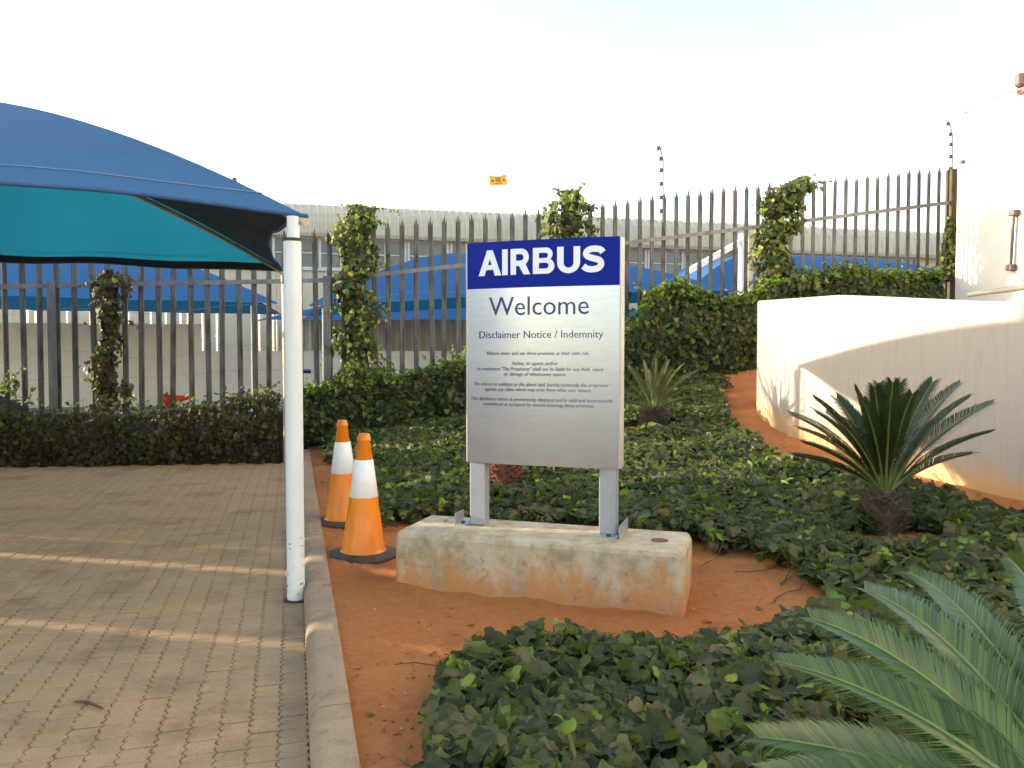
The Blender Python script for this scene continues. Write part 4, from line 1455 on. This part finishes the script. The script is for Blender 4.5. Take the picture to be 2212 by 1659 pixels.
for i in range(len(xsx) - 1):
    for j in range(k - 1):
        fs.append((i * k + j, (i + 1) * k + j, (i + 1) * k + j + 1, i * k + j + 1))
fs += [tuple(range(k))[::-1][::-1], tuple((len(xsx) - 1) * k + j for j in range(k))[::-1]]
bm_.add(vs, fs)
bm_.build('concrete_body', MAT['block'], blk)
MB().tube([(.66, -.02, BZ - .004), (.66, -.02, BZ + .0015)], .048, 20).build('lifting_hole', MAT['soil_dark'], blk)
MB().tube([(-.63, .08, BZ - .004), (-.63, .08, BZ + .0012)], .014, 10).build('bolt_hole', MAT['rust'], blk)

# soil heaped at the foot of the block so it beds in
# ------------------------------------------------------------------ welcome sign
SA = math.radians(-19.0)
so = Vector((.178, 4.50, BZ))
sign = tag(empty('welcome_sign', tuple(so), SA), 'silver company welcome board with blue header standing on concrete block', 'sign')
PWd, PHt, SAG, PTH = .897, 1.275, .026, .085
zb = at(1012, 995, 4.66).z - BZ
ztp = zb + PHt


def bend(x): return -SAG * (1 - (x / (PWd / 2)) ** 2)


# curved panel
nx = 20
vs, fs = [], []
for i in range(nx + 1):
    x = -PWd / 2 + PWd * i / nx
    y = bend(x) - PTH / 2
    vs += [(x, y, zb), (x, y, ztp)]
fs = [(2 * i, 2 * i + 2, 2 * i + 3, 2 * i + 1) for i in range(nx)]
panel = MB().add(vs, fs, True).build('panel', MAT['alu'], sign)
HB = ztp - .265
vs, fs = [], []
for i in range(nx + 1):
    x = -PWd / 2 + PWd * i / nx
    y = bend(x) - PTH / 2 - .0015
    vs += [(x, y, HB), (x, y, ztp)]
fs = [(2 * i, 2 * i + 2, 2 * i + 3, 2 * i + 1) for i in range(nx)]
MB().add(vs, fs, True).build('header_band', MAT['blue_sign'], panel)
# side frame and back; warm reflected light is put into the edge colour
fr_ = MB()
for sx in (-1, 1):
    fr_.box((sx * (PWd / 2 + .004), .002, (zb + ztp) / 2), (.012, PTH + .006, PHt), bev=.003)
fr_.box((0, .0, ztp - .006), (PWd - .006, PTH - .004, .01)); fr_.box((0, 0, zb + .006), (PWd - .006, PTH - .004, .01))
fr_.box((0, PTH / 2 - .003, (zb + ztp) / 2), (PWd - .006, .006, PHt - .03))
fr_.build('edge_frame', MAT['alu_frame'], sign)
for x in (-.39, .385):
    MB().box((x, -.0, (zb + .06) / 2), (.098, .075, zb + .06), bev=.006).build('post', MAT['alu_leg'], sign)
for x, s in ((-.395, -1), (.395, 1)):
    br = MB()
    if s < 0:
        br.box((x - .085, -.02, .004), (.07, .13, .008)).box((x - .118, -.02, .035), (.006, .13, .07))
    else:
        br.box((x + .075, -.005, .036), (.006, .23, .072)).box((x + .0, -.085, .004), (.12, .06, .008))
    b_ = br.build('foot_bracket', MAT['alu_leg'], sign)
    MB().lathe([(.012, .008), (.012, .02), (0, .02)], 6, (x - .085 if s < 0 else x + .01, -.04 if s < 0 else -.1, 0)).build('bolt', MAT['rust'], b_)


def bend_mesh(ob_data_obj, name, mat, parent, sx, sz, ox, oz):
    """turn a flat curve/text into a mesh, laid on the curved panel"""
    COL.objects.link(ob_data_obj)
    dg = bpy.context.evaluated_depsgraph_get()
    me = bpy.data.meshes.new_from_object(ob_data_obj.evaluated_get(dg), depsgraph=dg)
    COL.objects.unlink(ob_data_obj)
    bpy.data.objects.remove(ob_data_obj)
    nv = len(me.vertices)
    co = np.zeros(nv * 3, np.float32); me.vertices.foreach_get('co', co); co = co.reshape(-1, 3)
    x = co[:, 0] * sx + ox; z = co[:, 1] * sz + oz
    y = -SAG * (1 - (x / (PWd / 2)) ** 2) - PTH / 2 - .0032
    co = np.stack([x, y, z], -1).astype(np.float32)
    me.vertices.foreach_set('co', co.ravel()); me.update()
    me.materials.clear(); me.materials.append(mat)
    me.name = name
    return link(name, me, None, parent)


def text_bounds(c):
    o = bpy.data.objects.new('lettering', c); COL.objects.link(o)
    dg = bpy.context.evaluated_depsgraph_get()
    me = o.evaluated_get(dg).to_mesh()
    xs = [v.co.x for v in me.vertices]
    r = (min(xs), max(xs))
    o.evaluated_get(dg).to_mesh_clear()
    COL.objects.unlink(o); bpy.data.objects.remove(o)
    return r


def text_line(s, f0, f1, fb, cap, mat, shear=0.0, off=0.0):
    """f0..f1: horizontal span, fb: baseline, as fractions of the panel from its top left"""
    c = bpy.data.curves.new('lettering', 'FONT')
    c.body = s; c.size = 1.0; c.shear = shear; c.offset = off
    c.fill_mode = 'FRONT'; c.resolution_u = 3
    x0, x1 = text_bounds(c)
    W0 = (f1 - f0) * PWd
    sx = W0 / (x1 - x0)
    sz = cap / 0.70
    o = bpy.data.objects.new('lettering', c)
    return bend_mesh(o, 'lettering', mat, panel, sx, sz, -PWd / 2 + f0 * PWd - x0 * sx, ztp - fb * PHt)


text_line('Welcome', .156, .812, .330, .107, MAT['blue_text'], off=-.004)
text_line('Disclaimer Notice / Indemnity', .087, .902, .432, .042, MAT['blue_text'], off=-.006)
for s, f0, f1, fb in (('Visitors enter and use these premises at their own risk.', .139, .816, .507),
                      ('Airbus, its agents and/or', .312, .618, .552),
                      ('its employees "The Proprietor" shall not be liable for any theft, injury', .069, .905, .577),
                      ('or damage of whatsoever nature.', .260, .672, .600),
                      ('The visitors in addition to the above said, hereby indemnify the proprietor', .045, .940, .646),
                      ('against any claim which may arise from what ever nature.', .124, .830, .669),
                      ('This disclaimer notice is prominently displayed and is valid and automatically', .025, .965, .713),
                      ('considered as accepted by visitors entering these premises', .114, .846, .736)):
    text_line(s, f0, f1, fb, .0205, MAT['small_text'], shear=.2)


def arc(cx, cy, rx, ry, a0, a1, n=14):
    return [(cx + rx * math.cos(math.radians(a0 + (a1 - a0) * k / n)), cy + ry * math.sin(math.radians(a0 + (a1 - a0) * k / n))) for k in range(n + 1)]


def letter_S():
    C = [(.80, .74), (.70, .845), (.46, .885), (.24, .835), (.155, .70), (.25, .585), (.46, .52), (.66, .45), (.735, .31), (.64, .165), (.42, .115), (.20, .14), (.05, .245)]
    pts = []
    for i in range(len(C) - 1):
        p0, p1, p2, p3 = [np.array(C[max(0, min(len(C) - 1, j))]) for j in (i - 1, i, i + 1, i + 2)]
        for k in range(5):
            t = k / 5
            pts.append(.5 * ((2 * p1) + (-p0 + p2) * t + (2 * p0 - 5 * p1 + 4 * p2 - p3) * t * t + (-p0 + 3 * p1 - 3 * p2 + p3) * t ** 3))
    pts.append(np.array(C[-1]))
    pts = np.array(pts)
    d = np.gradient(pts, axis=0); d /= np.linalg.norm(d, axis=1, keepdims=True)
    nn = np.stack([-d[:, 1], d[:, 0]], -1) * .118
    return [tuple(p) for p in pts + nn] + [tuple(p) for p in (pts - nn)[::-1]]


GL = {
    'A': [[(0, 0), (.385, 1), (.60, 1), (.97, 0), (.70, 0), (.615, .235), (.40, .235), (.33, .40), (.555, .40), (.487, .62), (.26, 0)][:0] or
          [(0, 0), (.37, 1), (.61, 1), (.97, 0), (.70, 0), (.484, .66), (.41, .42), (.60, .42), (.60, .23), (.335, .23), (.26, 0)]],
    'I': [[(0, 0), (.235, 0), (.235, 1), (0, 1)]],
    'R': [[(0, 0), (0, 1)] + arc(.46, .67, .32, .33, 90, -55) + [(.84, 0), (.56, 0), (.36, .335), (.235, .335), (.235, 0)],
          [(.235, .79)] + arc(.43, .665, .125, .125, 90, -90, 8) + [(.235, .54)]],
    'B': [[(0, 0), (0, 1)] + arc(.50, .745, .26, .255, 90, -42) + arc(.53, .29, .30, .29, 58, -90) ,
          [(.235, .80)] + arc(.48, .70, .10, .10, 90, -90, 8) + [(.235, .60)],
          [(.235, .42)] + arc(.50, .31, .11, .11, 90, -90, 8) + [(.235, .20)]],
    'U': [[(0, 1)] + arc(.42, .40, .42, .41, 180, 360, 20) + [(.84, 1), (.60, 1)] + arc(.42, .39, .18, .19, 360, 180, 14) + [(.24, 1)]],
    'S': [letter_S()],
}
x = 0.0
curve = bpy.data.curves.new('lettering', 'CURVE'); curve.dimensions = '2D'; curve.fill_mode = 'BOTH'
for ch, x0 in (('A', 200), ('I', 363), ('R', 420), ('B', 567), ('U', 722), ('S', 876)):
    x = (x0 - 200) / 818.0
    wch = {'A': 157, 'I': 38, 'R': 130, 'B': 138, 'U': 143, 'S': 142}[ch] / 818.0
    mw = max(p[0] for p in GL[ch][0]); 
    for poly in GL[ch]:
        sp_ = curve.splines.new('POLY'); sp_.points.add(len(poly) - 1)
        for k, (a, b) in enumerate(poly): sp_.points[k].co = (x + a / mw * wch, b, 0, 1)
        sp_.use_cyclic_u = True
o = bpy.data.objects.new('lettering', curve)
bend_mesh(o, 'lettering', MAT['white_print'], panel, .745, .146, -PWd / 2 + .083 * PWd, ztp - .151 * PHt)

# ------------------------------------------------------------------ traffic cones
def cone_proto(label):
    root = tag(empty('traffic_cone'), label, 'traffic cone', 'traffic cones')
    prof = [(.150, .045), (.143, .052), (.137, .06), (.040, .745), (.043, .748), (.043, .772), (.036, .775), (.036, .79), (.030, .797), (.0, .797)]
    MB().lathe(prof, 36).build('cone_body', MAT['orange'], root)
    def rad(z): return .137 + (.040 - .137) * (z - .06) / .685
    MB().lathe([(rad(.395) + .001, .393), (rad(.395) + .003, .395), (rad(.63) + .003, .63), (rad(.63) + .001, .632)], 36).build('reflective_sleeve', MAT['reflective'], root)
    b = MB()
    n = 8
    P = lambda r: [(r * math.cos(math.pi / 8 + k * math.pi / 4), r * math.sin(math.pi / 8 + k * math.pi / 4)) for k in range(n)]
    vs = [(x, y, 0) for x, y in P(.232)] + [(x, y, .022) for x, y in P(.232)] + [(x, y, .032) for x, y in P(.215)] + [(x, y, .046) for x, y in P(.16)]
    fs = [tuple(range(8))[::-1]]
    for j in range(3):
        fs += [(j * 8 + k, j * 8 + (k + 1) % 8, (j + 1) * 8 + (k + 1) % 8, (j + 1) * 8 + k) for k in range(8)]
    fs.append(tuple(24 + k for k in range(8)))
    b.add(vs, fs)
    b.build('cone_base', MAT['rubber'], root)
    return root


c1 = cone_proto('nearer orange traffic cone beside the left end of the concrete block')
X, Y = (782 - CX) / FPX * 5.03, 5.03
c1.location = (X, Y, float(ground(X, Y)) - .004); c1.rotation_euler = (.01, .012, .2)
c2 = c1.copy(); COL.objects.link(c2)
for ch in list(c1.children):
    d = ch.copy(); COL.objects.link(d); d.parent = c2
X, Y = (740 - CX) / FPX * 6.0, 6.0
c2.location = (X, Y, float(ground(X, Y)) - .004); c2.rotation_euler = (0, -.008, .7)
c2['label'] = 'farther orange traffic cone half hidden behind the nearer cone'

# ------------------------------------------------------------------ cycads
def frond(p0, p1, p2, npair, llen, parent, twist=0.0, lw=.009, tipdry=.05, vee=.38, mat=None):
    """pinnate leaf along a quadratic curve, stiff narrow leaflets in a V"""
    p0, p1, p2 = Vector(p0), Vector(p1), Vector(p2)
    B = lambda t: p0 * (1 - t) ** 2 + p1 * 2 * t * (1 - t) + p2 * t * t
    D = lambda t: ((p1 - p0) * 2 * (1 - t) + (p2 - p1) * 2 * t).normalized()
    root = MB().tube([B(k / 10) for k in range(11)], [.0075 * (1 - .75 * k / 10) * llen / .12 for k in range(11)], 6).build('frond', MAT['rachis'], parent)
    V, F, T = [], [], []
    for i in range(npair):
        t = .12 + .88 * (i + .5) / npair
        c = B(t); d = D(t)
        side = d.cross(Vector((0, 0, 1)))
        if side.length < .05: side = Vector((1, 0, 0))
        side.normalize(); up = side.cross(d).normalized()
        R = Matrix.Rotation(twist, 3, d)
        side, up = R @ side, R @ up
        env = min(1.0, (t - .08) / .22) * (1 - .5 * max(0, (t - .55) / .45) ** 1.6)
        for sgn in (-1, 1):
            L_ = llen * env * random.uniform(.93, 1.05)
            fw = .75 + .55 * t + random.gauss(0, .04)
            dr = (side * sgn * .85 + d * fw + up * vee).normalized()
            tip = c + dr * L_ + Vector((0, 0, -.10 * L_)) - up * .12 * L_
            mid = c + dr * L_ * .55 + up * .02 * L_
            wv = dr.cross(up).normalized() if abs(dr.dot(up)) < .98 else d
            wv = (wv * .75 + up * sgn * .0).normalized()
            wv = d.cross(dr).cross(dr).normalized()
            b = len(V)
            w2 = lw * .5
            V += [c - wv * w2 * .7, c + wv * w2 * .7, mid - wv * w2, mid + wv * w2, tip]
            F += [(b, b + 1, b + 3), (b, b + 3, b + 2), (b + 2, b + 3, b + 4)]
            tt = random.uniform(.1, .85) if random.random() > tipdry else .9
            tipv = 1.0 if random.random() < tipdry else tt
            T += [tt, tt, tt, tt, tipv]
    me = mesh_np('leaflets', np.array([tuple(v) for v in V]), np.array(F))
    a = me.attributes.new('tint', 'FLOAT', 'POINT'); a.data.foreach_set('value', np.array(T, np.float32))
    lo_ = link('leaflets', me, mat or MAT['cycad_leaf'], root)
    return root


def cycad_trunk(parent, h, r, mat, n=170):
    mb = MB().lathe([(r * .75, -.05), (r * .95, h * .15), (r, h * .5), (r * .85, h * .85), (r * .45, h * 1.02), (0, h * 1.05)], 18)
    for k in range(n):
        z = h * (.02 + .95 * (k + .5) / n); a = k * 2.39996
        rr = r * (np.interp(z / h, [0, .15, .5, .85, 1], [.8, .95, 1, .85, .5]))
        d = Vector((math.cos(a), math.sin(a), 0)); t_ = Vector((-math.sin(a), math.cos(a), 0))
        c = d * rr + Vector((0, 0, z))
        s = .022 * random.uniform(.8, 1.3) * (r / .13)
        tip = c + d * s * 1.5 * random.uniform(.6, 1.3) + Vector((0, 0, s * random.uniform(.6, 1.9)))
        mb.add([c - t_ * s * .8, c + t_ * s * .8, c + Vector((0, 0, s * 1.1)) - d * .01, tip, c - Vector((0, 0, s * .5))], [(0, 4, 3), (4, 1, 3), (1, 2, 3), (2, 0, 3)])
    return mb.build('trunk', mat, parent)


def cycad(label, gx, gy, th, tr, tmat, tips, npair, llen, arch, lw=.009, z0=None, tipdry=.03, twist=.0, lmat=None):
    gz = float(ground(gx, gy)) if z0 is None else z0
    root = tag(empty('cycad', (gx, gy, gz)), label, 'cycad', 'cycad palms in the ivy bed')
    if th > 0: cycad_trunk(root, th, tr, tmat)
    base = Vector((gx, gy, gz))
    for tp in tips:
        T_ = Vector(tp) - base
        hd = Vector((T_.x, T_.y, 0))
        hl = hd.length
        hn = hd / hl if hl > 1e-4 else Vector((0, 1, 0))
        p0 = Vector((0, 0, th * .98)) + hn * tr * .25
        L_ = (T_ - p0).length
        p1 = p0 + hn * hl * .38 + Vector((0, 0, max(.0, (T_.z - p0.z)) * .62 + arch * L_))
        frond(p0, p1, T_, npair, llen, root, random.gauss(0, .25) + twist, lw, tipdry, mat=lmat)
    return root


# 1 beside the curved wall
gx, gy = (1917 - CX) / FPX * 5.15, 5.15
tips = []
for (zx, zy, dy) in ((230, 775, -.05), (360, 685, .15), (365, 760, -.2), (480, 685, .3), (580, 630, .0), (690, 625, -.3), (715, 610, .35), (790, 600, -.25), (830, 600, .25), (1010, 595, .1), (1165, 600, .3),
                     (1210, 680, -.1), (1345, 710, .15), (1330, 870, -.15), (1225, 990, .1), (300, 930, .2), (270, 850, -.3), (420, 760, -.45), (620, 690, -.5), (560, 760, .5), (900, 660, -.45), (1060, 800, .5), (250, 1000, .1), (780, 690, -.6), (700, 700, .6)):
    px, py = (3000 + zx / 1.382) / 1.852, (1100 + zy / 1.382) / 1.852
    tips.append(at(px, py, gy + dy))
cycad('cycad with stiff spreading fronds and shaggy trunk by the curved wall', gx, gy, .27, .135, MAT['trunk_scale'], tips, 78, .15, .06, .0066, lmat=MAT['cycad_backlit'])
# 2 small, behind the sign on the right
gx, gy = (1412 - CX) / FPX * 9.2, 9.2
tips = []
for (px, py, dy) in ((1322, 800, .0), (1330, 838, -.3), (1358, 792, .3), (1390, 781, .1), (1416, 776, -.1), (1444, 780, .35), (1452, 796, -.3), (1478, 786, .1), (1508, 800, .1), (1526, 826, -.1), (1515, 855, .3), (1335, 870, .1), (1370, 815, -.5), (1430, 806, -.5), (1475, 818, -.5), (1400, 800, .5), (1500, 835, -.4), (1350, 850, -.5)):
    tips.append(at(px, py, gy + dy))
cycad('small yellowish cycad standing behind the sign edge', gx, gy, .26, .15, MAT['trunk_scale'], tips, 46, .095, .05, .0055, lmat=MAT['cycad_olive'])
# 3 hidden mostly behind the sign board, only the red trunk shows
gx, gy = (1092 - CX) / FPX * 6.9, 6.9
tips = [(gx + .62 * math.cos(k * .57), gy + .5 * math.sin(k * .57), 1.28 + .25 * math.sin(k * 1.7)) for k in range(11)]
tips = [(max(-.28, min(.45, x)), y, z) for x, y, z in tips]
cycad('cycad hidden behind the sign with only reddish trunk visible', gx, gy, .48, .135, MAT['red_trunk'], tips, 30, .10, .06, .010)
# 4 in the right foreground
gx, gy = 1.27, 1.6
tips = []
for (px, py, Yt) in ((1640, 1592, 2.15), (1690, 1432, 2.32), (1752, 1335, 2.50), (1868, 1272, 2.62), (1962, 1236, 2.80), (2178, 1205, 2.75), (2215, 1160, 2.9), (1668, 1680, 1.95), (2330, 1180, 2.7), (2450, 1250, 2.4), (2700, 1300, 2.1), (1830, 1440, 2.8), (1760, 1780, 1.75)):
    tips.append(at(px, py, Yt))
for k in range(5):
    a_ = -1.5 + k * .6
    tips.append((gx + .95 * math.cos(a_), gy + .95 * math.sin(a_), .5))
cycad('large glossy cycad filling the lower right corner', gx, gy, .25, .15, MAT['trunk_scale'], tips, 118, .15, .16, .0066, None, .08, -.55)

# ------------------------------------------------------------------ small things on the ground
a, b = at(165, 1516, 1), at(222, 1528, 1)
def floor_pt(px, py, z=0.008):
    d = at(px, py, 1.0) - Vector((0, 0, CAM_H)); t = (z - CAM_H) / d.z
    return Vector((0, 0, CAM_H)) + d * t
p, q = floor_pt(160, 1515), floor_pt(222, 1530)
tag(MB().tube([p, p.lerp(q, .4) + Vector((0, .012, .004)), q], [.003, .007, .004], 6).build('twig', MAT['twig']), 'short dark twig lying on the paving', 'twig')
pts, fs_, vv = [], [], []
mb = MB()
for k in range(130):
    px, py = random.choice([(random.uniform(700, 1000), random.uniform(1260, 1650)), (random.uniform(700, 850), random.uniform(1020, 1250)), (random.uniform(1000, 1800), random.uniform(1260, 1385))])
    P = floor_pt(px, py, .03)
    if P.x < kerb_x(P.y) + .03: continue
    z = float(ground(P.x, P.y)); r = random.uniform(.003, .009)
    mb.add([(P.x + r * x, P.y + r * y, z + r * zz * .7) for x, y, zz in ((1, 0, 0), (-.5, .87, .1), (-.5, -.87, 0), (0, 0, 1), (.1, .2, -.7))], [(0, 1, 3), (1, 2, 3), (2, 0, 3), (1, 0, 4), (2, 1, 4), (0, 2, 4)])
tag(mb.build('pebbles', MAT['pebble']), 'scattered pale pebbles on the red soil', 'pebbles', kind='stuff')
mb = MB()
for k in range(2600):
    px = random.uniform(640, 2212); py = random.uniform(860, 1690)
    P = floor_pt(px, py, .12 if px > 1500 and py < 1100 else .03)
    if P.x < kerb_x(P.y) + .03 or P.y > 9.9 or (P.x > 2.95 + .252 * (8.3 - P.y)): continue
    z = float(ground(P.x, P.y)); 
    if not soil_mask(np.array([[P.x, P.y, z]]))[0]: continue
    r = random.choice([.002, .003, .004, .005, .007, .011]) * random.uniform(.7, 1.3)
    R = Matrix.Rotation(random.uniform(0, 6.3), 3, Vector((random.random(), random.random(), 1)).normalized())
    o_ = Vector((P.x, P.y, z + r * .25))
    mb.add([o_ + R @ (Vector(q) * r * random.uniform(.7, 1.25)) for q in ((1, 0, 0), (0, 1, 0), (-1, 0, 0), (0, -1, 0), (0, 0, .8), (0, 0, -.8))],
           [(0, 1, 4), (1, 2, 4), (2, 3, 4), (3, 0, 4), (1, 0, 5), (2, 1, 5), (3, 2, 5), (0, 3, 5)])
tag(mb.build('soil_clods', MAT['soil']), 'small clods of red soil on the bare ground', 'soil clods', kind='stuff')
# dry fallen leaves on bare soil
n = 420
X = rng.uniform(-2.4, 4.0, n); Y = rng.uniform(2.2, 9.8, n)
P = np.stack([X, Y, ground(X, Y) + .006], -1)
ok = soil_mask(P) & (X > kerb_x(Y) + .05) & (X < 3.0 + .252 * (8.3 - Y)) & ~((np.abs(X - .085) < .85) & (np.abs(Y - 4.36) < .5))
P = P[ok]; n = len(P)
o = leaves('leaf_litter', P, rng.normal(0, .25, (n, 3)) + np.array([0, 0, 1]), rng.uniform(.02, .05, n), rng.choice([.75, .78, .99, .6], n), 1, MAT['ivy'])
tag(o, 'dry leaves fallen on the red soil', 'leaf litter', kind='stuff')
